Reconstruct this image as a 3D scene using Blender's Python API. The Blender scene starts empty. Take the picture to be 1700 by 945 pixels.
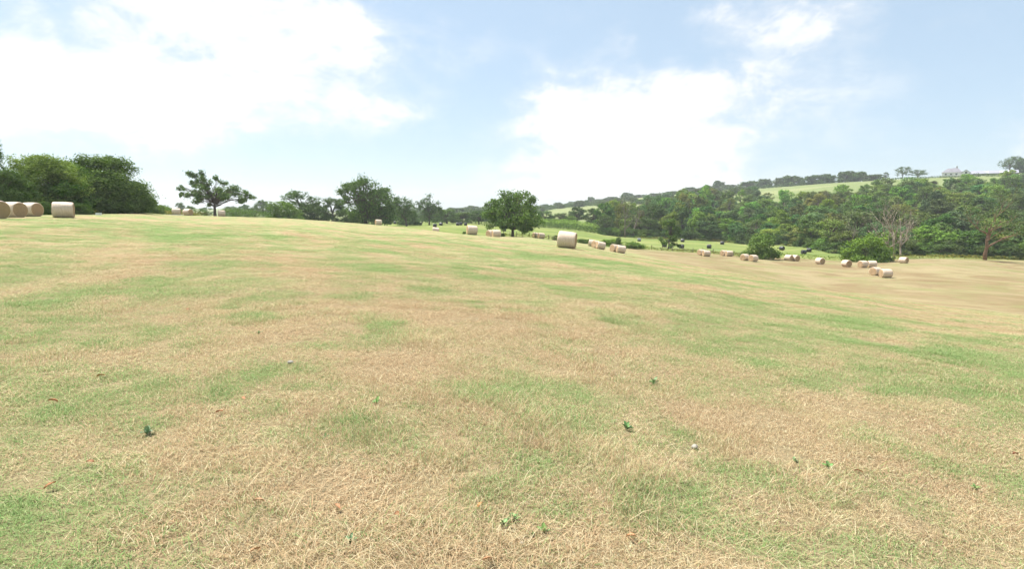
import bpy, math, random
import numpy as np
from mathutils import Vector, Matrix, Euler

# ------------------------------------------------------------------ camera, sky, sun, exposure
sc = bpy.context.scene
COL = sc.collection
FPX = 1700 * 20.0 / 36.0
HORIZON_PY = 350.0
PITCH = math.atan((472.5 - HORIZON_PY) / FPX)
cam_d = bpy.data.cameras.new('camera')
cam_d.lens = 20.0; cam_d.sensor_width = 36.0
cam_d.clip_start = 0.05; cam_d.clip_end = 20000
cam = bpy.data.objects.new('camera', cam_d); COL.objects.link(cam)
cam.location = (0, 0, 0)
cam.rotation_euler = (math.pi / 2 - PITCH, 0, 0)
sc.camera = cam

SUN_EL, SUN_AZ = math.radians(60), math.radians(-58)      # azimuth clockwise from +Y (straight ahead)
sun_dir = Vector((math.sin(SUN_AZ) * math.cos(SUN_EL), math.cos(SUN_AZ) * math.cos(SUN_EL), math.sin(SUN_EL)))
sd = bpy.data.lights.new('sun', 'SUN'); sd.energy = 3.5; sd.angle = math.radians(4.0); sd.color = (1.0, 0.955, 0.88)
sun = bpy.data.objects.new('sun', sd); COL.objects.link(sun)
sun.rotation_euler = sun_dir.to_track_quat('Z', 'Y').to_euler()
sun.location = sun_dir * 50

sc.view_settings.view_transform = 'Standard'; sc.view_settings.look = 'None'
sc.view_settings.exposure = 1.55; sc.view_settings.gamma = 1.0
sc.view_settings.use_curve_mapping = False
sc.cycles.use_denoising = True; sc.cycles.use_adaptive_sampling = True; sc.cycles.adaptive_threshold = 0.03
sc.cycles.max_bounces = 6; sc.cycles.diffuse_bounces = 3; sc.cycles.glossy_bounces = 2
sc.cycles.transmission_bounces = 4; sc.cycles.transparent_max_bounces = 4; sc.cycles.volume_bounces = 0
sc.cycles.sample_clamp_indirect = 8.0


class NT:
    """small helper to write node trees"""
    def __init__(self, tree): self.t = tree
    def n(self, typ, **kw):
        nd = self.t.nodes.new(typ)
        for k, v in kw.items(): setattr(nd, k, v)
        return nd
    def put(self, sock, v):
        if hasattr(v, 'is_linked') or hasattr(v, 'default_value') and hasattr(v, 'node'): self.t.links.new(v, sock)
        else: sock.default_value = v
    def m(self, op, a, b=None, c=None, clamp=False):
        nd = self.n('ShaderNodeMath', operation=op); nd.use_clamp = clamp
        for i, v in enumerate((a, b, c)):
            if v is not None: self.put(nd.inputs[i], v)
        return nd.outputs[0]
    def v(self, op, a, b=None):
        nd = self.n('ShaderNodeVectorMath', operation=op); self.put(nd.inputs[0], a)
        if b is not None: self.put(nd.inputs[3] if op == 'SCALE' else nd.inputs[1], b)
        return nd.outputs[0]
    def mix(self, f, a, b):
        nd = self.n('ShaderNodeMix', data_type='RGBA'); self.put(nd.inputs[0], f); self.put(nd.inputs[6], a); self.put(nd.inputs[7], b)
        return nd.outputs[2]
    def noise(self, vec, scale, detail=3.0, rough=0.55, dist=0.0):
        nd = self.n('ShaderNodeTexNoise'); self.put(nd.inputs['Vector'], vec)
        nd.inputs['Scale'].default_value = scale; nd.inputs['Detail'].default_value = detail
        nd.inputs['Roughness'].default_value = rough; nd.inputs['Distortion'].default_value = dist
        return nd.outputs['Fac']
    def step(self, x, lo, hi):
        nd = self.n('ShaderNodeMapRange', interpolation_type='SMOOTHSTEP'); self.put(nd.inputs[0], x)
        nd.inputs[1].default_value = lo; nd.inputs[2].default_value = hi; nd.inputs[3].default_value = 0; nd.inputs[4].default_value = 1
        return nd.outputs[0]


def c4(c): return (c[0], c[1], c[2], 1.0)


def pix_dir(px, py):
    """world direction seen at a pixel of the 1700 x 945 photograph (used to survey the place)"""
    cx, cy = (px - 850) / FPX, (472.5 - py) / FPX
    c, s = math.cos(PITCH), math.sin(PITCH)
    return np.array([cx, c + cy * s, -s + cy * c])


# ---- sky: Nishita atmosphere with bright fair-weather cloud
world = bpy.data.worlds.new('World'); sc.world = world; world.use_nodes = True
wt = NT(world.node_tree); world.node_tree.nodes.clear()
sky = wt.n('ShaderNodeTexSky', sky_type='NISHITA'); sky.sun_disc = False
sky.sun_elevation = SUN_EL; sky.sun_rotation = SUN_AZ
sky.altitude = 100; sky.air_density = 1.0; sky.dust_density = 0.5; sky.ozone_density = 1.0
tc = wt.n('ShaderNodeTexCoord')
nrm = wt.v('NORMALIZE', tc.outputs['Generated'])
sp = wt.n('ShaderNodeSeparateXYZ'); wt.put(sp.inputs[0], nrm)
X, Y, Z = sp.outputs
den = wt.m('ADD', wt.m('MAXIMUM', Z, 0.0), 0.16)
cb = wt.n('ShaderNodeCombineXYZ'); wt.put(cb.inputs[0], wt.m('DIVIDE', X, den)); wt.put(cb.inputs[1], wt.m('DIVIDE', Y, den))
q = cb.outputs[0]
n1 = wt.noise(q, 0.9, 7.0, 0.60, 0.35)
n2 = wt.noise(wt.v('ADD', wt.v('MULTIPLY', nrm, (1.0, 1.0, 1.9)), (3.7, 1.9, 0.0)), 6.5, 7.0, 0.62, 0.5)
w1 = wt.noise(wt.v('SCALE', nrm, 1.0), 5.0, 5.0, 0.6); w2 = wt.noise(wt.v('ADD', nrm, (5.1, 2.3, 7.7)), 5.0, 5.0, 0.6)
AZ = wt.m('ADD', wt.m('ARCTAN2', X, Y), wt.m('MULTIPLY', wt.m('SUBTRACT', w1, .5), .30)); EL = wt.m('ADD', wt.m('ARCSINE', Z), wt.m('MULTIPLY', wt.m('SUBTRACT', w2, .5), .20))
# cloud banks, as (azimuth, elevation, half-width, half-height, weight) on the sky dome
def bank(px, py, rx, ry, w):
    d = pix_dir(px, py); d /= np.linalg.norm(d)
    k = math.cos(math.atan((px - 850) / FPX)) ** 2
    return (math.atan2(d[0], d[1]), math.asin(d[2]), rx / FPX * k, ry / FPX * 0.92, w)
banks = [bank(330, 50, 250, 100, .75), bank(110, 130, 300, 75, .5), bank(600, 85, 170, 65, .42), bank(625, 192, 85, 28, .5),
         bank(330, 190, 280, 50, .40), bank(20, 190, 180, 60, .48), bank(520, 30, 120, 60, .35),
         bank(960, 160, 75, 60, .85), bank(1000, 240, 110, 90, .9), bank(1165, 170, 95, 62, .95), bank(1110, 265, 150, 60, .8), bank(1080, 315, 240, 28, .65),
         bank(1330, 150, 130, 75, .40), bank(1390, 14, 140, 40, .8), bank(1215, 18, 70, 26, .6), bank(1735, 190, 60, 45, .7),
         (-1.6, .5, .5, .3, .7), (1.7, .7, .5, .35, .7), (2.6, .4, .6, .25, .7), (-2.6, .6, .5, .3, .7), (.3, 1.25, .8, .16, .5)]
mask = None
for (a0, e0, sa, se, w) in banks:
    da = wt.m('DIVIDE', wt.m('SUBTRACT', AZ, a0), sa); de = wt.m('DIVIDE', wt.m('SUBTRACT', EL, e0), se)
    g = wt.m('MULTIPLY', wt.m('EXPONENT', wt.m('MULTIPLY', wt.m('ADD', wt.m('MULTIPLY', da, da), wt.m('MULTIPLY', de, de)), -1.0)), w)
    mask = g if mask is None else wt.m('ADD', mask, g)
mask = wt.m('MINIMUM', mask, 1.12)
n3 = wt.noise(wt.v('ADD', wt.v('MULTIPLY', nrm, (1.0, 1.0, 1.6)), (9.2, 4.4, 1.0)), 17.0, 6.0, 0.62, 0.6)
tex = wt.step(wt.m('ADD', wt.m('MULTIPLY', n1, .30), wt.m('ADD', wt.m('MULTIPLY', n2, .45), wt.m('MULTIPLY', n3, .25))), .36, .64)
dens = wt.m('ADD', wt.m('MULTIPLY', mask, wt.m('ADD', wt.m('MULTIPLY', tex, .90), .52)), wt.m('MULTIPLY', wt.m('SUBTRACT', tex, .5), .26))
thick = wt.step(dens, 0.36, 0.98)
veil = wt.step(dens, 0.02, 0.72)
alpha = wt.m('ADD', wt.m('MULTIPLY', veil, 0.45), wt.m('MULTIPLY', thick, 0.55), clamp=True)
skyc = wt.mix(0.66, sky.outputs[0], (3.3, 4.2, 5.0, 1))           # thin high haze over the whole dome
cloudc = wt.mix(tex, (5.7, 5.75, 5.8, 1), (6.2, 6.2, 6.2, 1))
bg = wt.n('ShaderNodeBackground'); wt.put(bg.inputs[0], wt.mix(alpha, skyc, cloudc)); bg.inputs[1].default_value = 0.062
wo = wt.n('ShaderNodeOutputWorld'); world.node_tree.links.new(bg.outputs[0], wo.inputs[0])
world.cycles.sampling_method = 'MANUAL'; world.cycles.sample_map_resolution = 512

# ------------------------------------------------------------------ helpers
def mesh_obj(name, verts, faces, mats, parent=None, smooth=False, attrs=None, mat_idx=None, link=True):
    me = bpy.data.meshes.new(name)
    verts = np.asarray(verts, dtype=np.float32).reshape(-1, 3)
    if isinstance(faces, np.ndarray):
        F, k = faces.shape
        me.vertices.add(len(verts)); me.vertices.foreach_set('co', verts.ravel())
        me.loops.add(F * k); me.loops.foreach_set('vertex_index', faces.astype(np.int32).ravel())
        me.polygons.add(F); me.polygons.foreach_set('loop_start', np.arange(0, F * k, k, dtype=np.int32))
        me.update(calc_edges=True)
    else:
        me.from_pydata([tuple(map(float, v)) for v in verts], [], [tuple(f) for f in faces]); me.update()
    if smooth: me.polygons.foreach_set('use_smooth', np.ones(len(me.polygons), dtype=bool))
    for mt in (mats if isinstance(mats, (list, tuple)) else [mats]): me.materials.append(mt)
    if mat_idx is not None: me.polygons.foreach_set('material_index', np.asarray(mat_idx, dtype=np.int32))
    for an, (typ, dat) in (attrs or {}).items():
        a = me.attributes.new(an, typ, 'POINT')
        a.data.foreach_set('value' if typ == 'FLOAT' else ('color' if typ == 'FLOAT_COLOR' else 'vector'), np.asarray(dat, dtype=np.float32).ravel())
    me.validate(verbose=False)
    o = bpy.data.objects.new(name, me)
    if link: COL.objects.link(o)
    if parent is not None: o.parent = parent
    return o

def tag(o, label, cat, group=None, kind=None):
    if label: o['label'] = label
    if cat: o['category'] = cat
    if group: o['group'] = group
    if kind: o['kind'] = kind
    return o

def empty(name, loc=(0, 0, 0), rz=0.0, sc_=1.0):
    e = bpy.data.objects.new(name, None); COL.objects.link(e); e.empty_display_size = 0.3
    e.location = loc; e.rotation_euler = (0, 0, rz)
    e.scale = (sc_,) * 3 if np.isscalar(sc_) else sc_
    return e

def copy_tree(o, parent=None):
    c = o.copy(); COL.objects.link(c); c.parent = parent
    for ch in list(o.children): copy_tree(ch, c)
    return c

class MB:
    """collects simple solids for one mesh"""
    def __init__(self): self.v = []; self.f = []
    def box(self, a, b):
        i = len(self.v); (x0, y0, z0), (x1, y1, z1) = a, b
        self.v += [(x0, y0, z0), (x1, y0, z0), (x1, y1, z0), (x0, y1, z0), (x0, y0, z1), (x1, y0, z1), (x1, y1, z1), (x0, y1, z1)]
        self.f += [tuple(i + k for k in q) for q in ((0, 3, 2, 1), (4, 5, 6, 7), (0, 1, 5, 4), (1, 2, 6, 5), (2, 3, 7, 6), (3, 0, 4, 7))]
    def poly(self, pts, faces):
        i = len(self.v); self.v += list(pts); self.f += [tuple(i + k for k in q) for q in faces]
    def tube(self, pts, rad, n=6):
        pts = [np.asarray(p, float) for p in pts]; i0 = len(self.v); m = len(pts)
        for k, p in enumerate(pts):
            d = pts[min(k + 1, m - 1)] - pts[max(k - 1, 0)]; L = np.linalg.norm(d); d = d / L if L > 1e-9 else np.array([0, 0, 1.])
            u = np.cross(d, [0.31, 0.95, 0.05]); u /= max(np.linalg.norm(u), 1e-9); w = np.cross(d, u)
            for j in range(n):
                a = 2 * math.pi * j / n; self.v.append(tuple(p + rad[k] * (math.cos(a) * u + math.sin(a) * w)))
        for k in range(m - 1):
            for j in range(n):
                a, b = i0 + k * n + j, i0 + k * n + (j + 1) % n; self.f.append((a, b, b + n, a + n))
        self.f.append(tuple(i0 + j for j in range(n))[::-1]); self.f.append(tuple(i0 + (m - 1) * n + j for j in range(n)))
    def build(self, name, mat, parent=None, smooth=False): return mesh_obj(name, self.v, self.f, mat, parent, smooth)

# ------------------------------------------------------------------ the lie of the land
EYE = 1.6
def pz(px, py, Yd):
    d = pix_dir(px, py); return d[2] / d[1] * Yd
def P(px, rows):
    """one radial survey line: rows of (forward distance, height) or (forward distance, 'row in photo')"""
    out = []
    for Yd, v in rows: out.append((Yd, pz(px, float(v), Yd) if isinstance(v, str) else v))
    return (math.atan((px - 850) / FPX), out)
SURVEY = [
 P(-150, [(10, -1.3), (25, -.9), (40, -.35), (60, .3), (100, .8), (300, 3), (1000, 10), (3000, 20)]),
 P(0, [(8, -1.45), (20, -1.0), (37, '364'), (45, '361'), (60, -.45), (90, -.3), (200, -1.5), (600, 3), (2500, 25)]),
 P(105, [(8, -1.48), (20, -1.15), (48, '360.5'), (75, -.35), (95, -.5), (120, -1.2), (200, -3), (600, -4), (2500, 20)]),
 P(230, [(8, -1.5), (20, -1.25), (50, -.85), (85, '353'), (110, -.7), (135, -1.4), (200, -3.2), (600, -5), (2500, 15)]),
 P(305, [(8, -1.5), (20, -1.32), (50, -1.1), (107, '357.5'), (122, '358.5'), (150, -1.9), (200, -3.5), (600, -6), (2500, 10)]),
 P(420, [(8, -1.52), (20, -1.42), (60, -1.35), (125, '360.5'), (145, -2.0), (200, -4), (600, -7), (2500, 10)]),
 P(627, [(8, -1.58), (20, -1.7), (60, -2.15), (136, '373.5'), (160, -4.6), (190, -5.2), (250, -5.8), (600, -7), (1200, -8), (2500, -8)]),
 P(720, [(8, -1.62), (20, -1.85), (50, -2.3), (100, '383'), (118, -4.4), (150, '382'), (260, '371.5'), (600, -6), (1200, -6), (2500, -6)]),
 P(783, [(8, -1.65), (20, -1.95), (45, -2.45), (79, '390'), (95, -4.3), (120, -5.4), (150, '388'), (260, '372.5'), (600, -5), (1200, -3), (2500, 0)]),
 P(860, [(8, -1.7), (20, -2.1), (45, -2.75), (75, -3.75), (100, '395'), (125, '393.5'), (160, -6.9), (260, '376'), (700, -4), (1200, 3), (2500, 8)]),
 P(940, [(8, -1.75), (20, -2.2), (45, '412.5'), (80, -4.6), (105, '403'), (130, '401'), (160, -8.0), (250, '381'), (400, -5), (800, 5), (1000, '345'), (1300, '338'), (2500, 20)]),
 P(1040, [(8, -1.8), (20, -2.35), (45, -3.6), (75, '424'), (98, '421'), (130, '413.5'), (160, '408'), (240, '394'), (330, -8), (600, 6), (950, '330'), (1150, 26), (2500, 34)]),
 P(1168, [(8, -1.9), (20, -2.6), (35, -3.7), (45, -4.5), (65, -6.7), (85, -7.9), (120, '425'), (150, '418'), (215, '403'), (300, -7), (420, 5), (800, '319'), (900, 31), (2500, 40)]),
 P(1242, [(8, -1.95), (20, -2.8), (35, -4.0), (42, -4.75), (60, -7.2), (80, -8.4), (107, '434'), (135, '424'), (160, '418'), (215, '405'), (300, -6), (420, 8), (700, '314'), (800, 32), (2500, 45)]),
 P(1400, [(8, -2.05), (18, -2.95), (28, -4.05), (34, -4.95), (50, -7.7), (65, -8.9), (84, -9.7), (110, '441'), (140, '430'), (155, '426'), (200, -9), (300, -1), (420, 15), (600, '302.5'), (700, 34), (2500, 50)]),
 P(1550, [(8, -2.15), (16, -3.05), (24, -4.1), (30, -5.0), (45, -7.7), (60, -8.9), (85, -9.9), (130, '431.5'), (145, -11.6), (200, -7), (300, 4), (400, 15), (530, '294.5'), (600, 33), (2500, 60)]),
 P(1700, [(8, -2.25), (15, -3.1), (22, -4.15), (27, -5.0), (40, -7.6), (55, -9), (80, -10), (135, '434.5'), (150, -12), (200, -7), (300, 7), (400, 19), (500, '290'), (600, 40), (2500, 70)]),
 P(1850, [(8, -2.3), (14, -3.1), (20, -4.15), (25, -5.0), (36, -7.6), (50, -9), (75, -10.5), (130, -12.5), (150, -12.5), (200, -7), (300, 9), (400, 22), (500, 33), (600, 43), (2500, 75)]),
]
def pchip_slopes(x, y):
    h = np.diff(x); d = np.diff(y) / h; m = np.zeros_like(y)
    for i in range(1, len(x) - 1):
        if d[i - 1] * d[i] > 0:
            w1, w2 = 2 * h[i] + h[i - 1], h[i] + 2 * h[i - 1]; m[i] = (w1 + w2) / (w1 / d[i - 1] + w2 / d[i])
    m[0], m[-1] = d[0], d[-1]
    return m
def pchip_eval(x, y, m, xq):
    xq = np.clip(xq, x[0], x[-1]); i = np.clip(np.searchsorted(x, xq) - 1, 0, len(x) - 2)
    h = x[i + 1] - x[i]; t = (xq - x[i]) / h
    return (2*t**3 - 3*t**2 + 1) * y[i] + (t**3 - 2*t**2 + t) * h * m[i] + (-2*t**3 + 3*t**2) * y[i + 1] + (t**3 - t**2) * h * m[i + 1]
_lines = []
for az, rows in SURVEY:
    rows = [(0.0, -EYE)] + rows
    r = np.array([a / math.cos(az) for a, _ in rows]); z = np.array([b for _, b in rows], float)
    lx = np.log(r + 6.0); _lines.append((az, lx, z, pchip_slopes(lx, z)))
_AZ = np.array([l[0] for l in _lines])
def ground(x, y):
    """height of the land at x, y (arrays or numbers)"""
    x = np.asarray(x, float); y = np.asarray(y, float); sh = x.shape; x = x.ravel(); y = y.ravel()
    r = np.hypot(x, y); az = np.arctan2(x, y); lr = np.log(r + 6.0)
    V = np.stack([pchip_eval(l[1], l[2], l[3], lr) for l in _lines])       # lines x points
    a = np.clip(az, _AZ[0], _AZ[-1]); i = np.clip(np.searchsorted(_AZ, a) - 1, 0, len(_AZ) - 2)
    k = np.arange(len(x)); n = len(_AZ)
    def D(j):
        j = np.clip(j, 0, n - 2); return (V[j + 1, k] - V[j, k]) / (_AZ[j + 1] - _AZ[j])
    def S(j):                                   # harmonic (monotone) slope across the survey lines
        d0, d1 = D(j - 1), D(j); s = np.where(d0 * d1 > 0, 2 * d0 * d1 / np.where(np.abs(d0 + d1) < 1e-9, 1e-9, d0 + d1), 0.0)
        return np.where((j <= 0) | (j >= n - 1), 0.0, s)
    h = _AZ[i + 1] - _AZ[i]; t = (a - _AZ[i]) / h
    z = (2*t**3 - 3*t**2 + 1) * V[i, k] + (t**3 - 2*t**2 + t) * h * S(i) + (-2*t**3 + 3*t**2) * V[i + 1, k] + (t**3 - t**2) * h * S(i + 1)
    # behind the viewer the two edges of the survey run together
    back = np.clip((np.abs(az) - 0.9) / (math.pi - 0.9), 0, 1); back = back * back * (3 - 2 * back)
    zb = 0.5 * (V[0, k] + V[-1, k]); z = z * (1 - back) + zb * back
    z = z + 0.035 * np.sin(x * 0.9 + 0.7 * np.sin(y * 0.37)) * np.sin(y * 0.55 + 1.1) * np.clip(r / 12, 0, 1)
    return z.reshape(sh)
def gz(x, y): return float(ground(np.array([x]), np.array([y]))[0])
def spot(px, Yd):
    """ground point at forward distance Yd under photo column px"""
    az = math.atan((px - 850) / FPX); x = math.tan(az) * Yd; z = gz(x, Yd)
    for _ in range(3):
        # the camera looks down a little, so a column leans: correct x for that
        dz = math.cos(PITCH) * Yd - math.sin(PITCH) * z; x = (px - 850) / FPX * dz; z = gz(x, Yd)
    return Vector((x, Yd, z))
def cast(px, py, far=1500.0):
    """where the sight line of a photo point meets the land"""
    d = pix_dir(px, py); s = np.geomspace(1.5, far, 1500)
    z = ground(d[0] * s, d[1] * s) - d[2] * s; hit = np.nonzero(z > 0)[0]
    if len(hit) == 0: return None
    i = hit[0]
    if i == 0: return Vector((d[0] * s[0], d[1] * s[0], d[2] * s[0]))
    t = z[i - 1] / (z[i - 1] - z[i]); ss = s[i - 1] + t * (s[i] - s[i - 1])
    return Vector((d[0] * ss, d[1] * ss, gz(d[0] * ss, d[1] * ss)))
def normal_at(x, y, e=0.25):
    return Vector((-(gz(x + e, y) - gz(x - e, y)) / (2 * e), -(gz(x, y + e) - gz(x, y - e)) / (2 * e), 1)).normalized()

# green and burnt patches of the sward (photo column, row, half-width, half-height, lushness)
PATCHES = [(960, 430, 120, 7, 1.0), (640, 405, 70, 5, .5), (200, 375, 130, 8, .6), (50, 397, 70, 9, .6), (250, 480, 100, 11, .8), (430, 525, 50, 10, 1.0),
 (90, 500, 60, 14, .5), (320, 540, 60, 12, .5), (1350, 520, 170, 25, .6), (1600, 595, 140, 40, .9), (1450, 625, 130, 30, .5), (1250, 560, 110, 30, .4),
 (1640, 645, 70, 25, .7), (380, 790, 80, 30, .6), (1433, 727, 24, 10, 1.0), (620, 490, 45, 6, .6), (1180, 490, 90, 9, .5), (450, 680, 25, 10, .7),
 (870, 750, 30, 12, .6), (980, 670, 45, 12, .5), (1350, 820, 60, 30, .4), (330, 395, 100, 6, .4), (1050, 455, 120, 7, .35), (590, 650, 80, 14, .35),
 (650, 525, 150, 42, -.9), (700, 605, 110, 35, -.9), (440, 558, 90, 15, -.8), (570, 810, 90, 45, -.8), (800, 530, 70, 22, -.5), (1150, 480, 60, 8, -.3),
 (1190, 690, 110, 28, -.55), (1500, 700, 80, 18, -.4), (1300, 860, 90, 40, -.5), (200, 890, 160, 45, -.55), (60, 750, 70, 30, -.6), (1650, 830, 60, 40, -.55),
 (60, 590, 70, 22, -.4), (300, 430, 120, 8, -.5), (120, 425, 90, 8, -.45), (520, 400, 90, 5, -.45), (780, 415, 90, 6, -.5), (1300, 470, 180, 8, -.6), (1560, 520, 150, 10, -.5),
 (830, 690, 60, 30, -.4), (1620, 465, 260, 30, -.55), (1400, 450, 160, 14, -.45), (1250, 436, 160, 8, -.3), (1640, 490, 60, 6, .8), (1330, 440, 90, 5, -.4), (1000, 400, 200, 6, -.4), (1400, 600, 30, 10, -.4)]
_P = []
for (px, py, rx, ry, w) in PATCHES:
    c = cast(px, py)
    if c is None: continue
    a, b = cast(px, py - ry * .8), cast(px, py + ry * .8)
    if a is None: a = c
    wx = rx / FPX * math.hypot(c.y, 1.6); wy = min(max(0.5 * (Vector((a.x, a.y)) - Vector((b.x, b.y))).length, .15), 30)
    dr = Vector((c.x, c.y)).normalized(); _P.append((c.x, c.y, dr.x, dr.y, wx, wy, w))
def lush_at(x, y):
    v = np.zeros_like(np.asarray(x, float))
    for (cx, cy, dx, dy, wx, wy, w) in _P:
        ex, ey = x - cx, y - cy; al = ex * dx + ey * dy; ac = ex * dy - ey * dx
        v = v + w * np.exp(-np.minimum((al / wy) ** 2 + (ac / wx) ** 2, 30.0))
    return np.clip(v, -1.2, 1.2)

# borders, as (photo column, forward distance)
def curve(pts):
    a = np.array([math.atan((p[0] - 850) / FPX) for p in pts]); d = np.array([float(p[1]) for p in pts])
    return lambda az: np.interp(az, a, d)
hay_edge = curve([(-200, 62), (0, 66), (120, 76), (230, 92), (300, 124), (420, 138), (560, 158), (640, 152), (700, 126), (783, 122), (860, 130), (940, 132), (1000, 138), (1100, 141), (1168, 140), (1242, 127), (1330, 132), (1400, 130), (1480, 133), (1600, 137), (1700, 138), (1900, 138)])
wood_front = curve([(985, 262), (1000, 244), (1100, 236), (1200, 224), (1300, 198), (1400, 162), (1500, 150), (1600, 144), (1700, 140), (1950, 134)])
wood_back = curve([(985, 262), (1010, 320), (1100, 392), (1200, 385), (1300, 362), (1400, 358), (1500, 378), (1560, 352), (1640, 352), (1700, 385), (1950, 400)])
def zones(x, y):
    az = np.arctan2(x, y); r = np.hypot(x, y); Yd = r * np.cos(np.clip(az, -1.2, 1.2)); soft = 1.2
    past = 1 / (1 + np.exp(-np.clip((Yd - hay_edge(az)) / soft, -30, 30)))
    inw = (az > math.atan((990 - 850) / FPX)) & (az < 1.1)
    wd = np.where(inw, 1 / (1 + np.exp(-np.clip((Yd - wood_front(az) - 1) / soft, -30, 30))) / (1 + np.exp(np.clip((Yd - wood_back(az)) / 4, -30, 30))), 0)
    hill = np.where(Yd > 300, 1 / (1 + np.exp(-np.clip((Yd - np.where(inw, wood_back(az), 330)) / 5, -30, 30))), 0)
    front = np.cos(az) > 0
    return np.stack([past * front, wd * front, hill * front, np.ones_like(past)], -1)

# ------------------------------------------------------------------ materials
def material(name):
    m = bpy.data.materials.new(name); m.use_nodes = True; m.node_tree.nodes.clear(); return m, NT(m.node_tree)
def out(nt, sh, vol=None):
    o = nt.n('ShaderNodeOutputMaterial'); nt.t.links.new(sh, o.inputs[0])
def principled(nt, col, rough=0.8, spec=0.3, normal=None):
    b = nt.n('ShaderNodeBsdfPrincipled'); nt.put(b.inputs['Base Color'], col); nt.put(b.inputs['Roughness'], rough)
    b.inputs['Specular IOR Level'].default_value = spec
    if normal is not None: nt.put(b.inputs['Normal'], normal)
    return b.outputs[0]
def bump(nt, h, strength, dist):
    b = nt.n('ShaderNodeBump'); nt.put(b.inputs['Height'], h); b.inputs['Strength'].default_value = strength; b.inputs['Distance'].default_value = dist
    return b.outputs[0]

def sward(nt, lush, pos):
    """how green the sward is (0 burnt, 1 lush) and a tone value, from the place in the field"""
    sx = nt.n('ShaderNodeSeparateXYZ'); nt.put(sx.inputs[0], pos); a = math.radians(27); px_, py_ = sx.outputs[0], sx.outputs[1]
    stc = nt.n('ShaderNodeCombineXYZ'); nt.put(stc.inputs[0], nt.m('ADD', nt.m('MULTIPLY', px_, math.cos(a)), nt.m('MULTIPLY', py_, math.sin(a))))
    nt.put(stc.inputs[1], nt.m('MULTIPLY', nt.m('SUBTRACT', nt.m('MULTIPLY', py_, math.cos(a)), nt.m('MULTIPLY', px_, math.sin(a))), .16)); stv = stc.outputs[0]
    big = nt.noise(pos, 0.11, 4, .6, .4); mid = nt.noise(pos, 0.85, 5, .65, .6); fin = nt.noise(pos, 3.4, 4, .65, .3); row = nt.noise(stv, 0.55, 3, .6, .2)
    g = nt.m('ADD', nt.m('MULTIPLY', nt.m('SUBTRACT', big, .5), .9), nt.m('MULTIPLY', nt.m('SUBTRACT', mid, .5), 2.0))
    g = nt.m('ADD', g, nt.m('MULTIPLY', nt.m('SUBTRACT', fin, .5), 1.8)); g = nt.m('ADD', g, nt.m('MULTIPLY', nt.m('SUBTRACT', row, .5), 1.5))
    g = nt.m('ADD', nt.m('ADD', g, 0.56), nt.m('MULTIPLY', lush, .36))
    tone = nt.m('ADD', nt.m('MULTIPLY', row, .5), nt.m('MULTIPLY', nt.noise(nt.v('ADD', pos, (31., 7., 0.)), 1.1, 6, .7, .5), .5))
    tone = nt.m('SUBTRACT', tone, nt.m('MULTIPLY', nt.m('MAXIMUM', nt.m('MULTIPLY', lush, -1.0), 0.0), .13))
    return nt.step(g, 0.18, 0.90), tone
STRAW, BURNT, PALE = (0.56, 0.46, 0.265), (0.485, 0.34, 0.205), (0.69, 0.63, 0.42)
GRASS_A, GRASS_B = (0.28, 0.37, 0.135), (0.135, 0.285, 0.08)
def dry_colour(nt, tone, extra):
    a = nt.mix(nt.step(tone, .41, .56), c4(BURNT), c4(STRAW)); return nt.mix(extra, a, c4(PALE))

# the ground sheet
m_ground, nt = material('field_ground')
geo = nt.n('ShaderNodeNewGeometry'); pos = geo.outputs['Position']
al = nt.n('ShaderNodeAttribute', attribute_name='lush'); az_ = nt.n('ShaderNodeAttribute', attribute_name='zone')
zs = nt.n('ShaderNodeSeparateColor'); nt.put(zs.inputs[0], az_.outputs['Color'])
green, tone = sward(nt, al.outputs['Fac'], pos)
hf = nt.noise(pos, 22.0, 4, .7); hf2 = nt.noise(pos, 7.0, 4, .7, .4)
dry = dry_colour(nt, tone, nt.m('MULTIPLY', nt.step(hf2, .45, .75), .75))
grs = nt.mix(hf2, c4(GRASS_A), c4(GRASS_B))
hay = nt.mix(nt.m('MULTIPLY', green, .80), dry, grs)
hay = nt.v('SCALE', nt.mix(nt.m('MULTIPLY', nt.step(hf, .52, .30), .45), hay, (0.16, 0.13, 0.07, 1)), .68)
old_shade = nt.n('ShaderNodeAttribute', attribute_name='old_stubble_shade'); old_shade_c = nt.mix(nt.m('MULTIPLY', nt.step(nt.noise(pos, .13, 5, .68, .6), .44, .66), .75), nt.mix(nt.step(nt.noise(pos, .09, 5, .7, .8), .36, .62), (0.185, 0.13, 0.072, 1), (0.285, 0.235, 0.135, 1)), (0.175, 0.195, 0.075, 1))  # stubble tones lowered to stand for shade between blades not built here
mow = nt.n('ShaderNodeMapping'); nt.put(mow.inputs[0], pos); mow.inputs['Rotation'].default_value = (0, 0, math.radians(12)); mow.inputs['Scale'].default_value = (.03, .42, 1)
old_shade_c = nt.mix(nt.m('MULTIPLY', nt.step(nt.noise(mow.outputs[0], 1.0, 4, .65), .36, .66), .35), old_shade_c, (0.245, 0.205, 0.12, 1))
hay = nt.mix(old_shade.outputs['Fac'], hay, nt.mix(nt.m('MULTIPLY', nt.step(hf2, .42, .7), .4), old_shade_c, (0.25, 0.21, 0.125, 1)))
soil = nt.mix(hf, (0.10, 0.08, 0.045, 1), (0.34, 0.27, 0.16, 1)); cv = nt.n('ShaderNodeAttribute', attribute_name='thatch')       # soil and thatch under the standing blades
hay = nt.mix(nt.m('MULTIPLY', cv.outputs['Fac'], .8), hay, soil)
pn = nt.noise(pos, .06, 5, .6, .5); pst = nt.n('ShaderNodeMapping'); nt.put(pst.inputs[0], pos); pst.inputs['Scale'].default_value = (.05, .6, 1)
pn2 = nt.noise(pst.outputs[0], .6, 3, .6)
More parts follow.
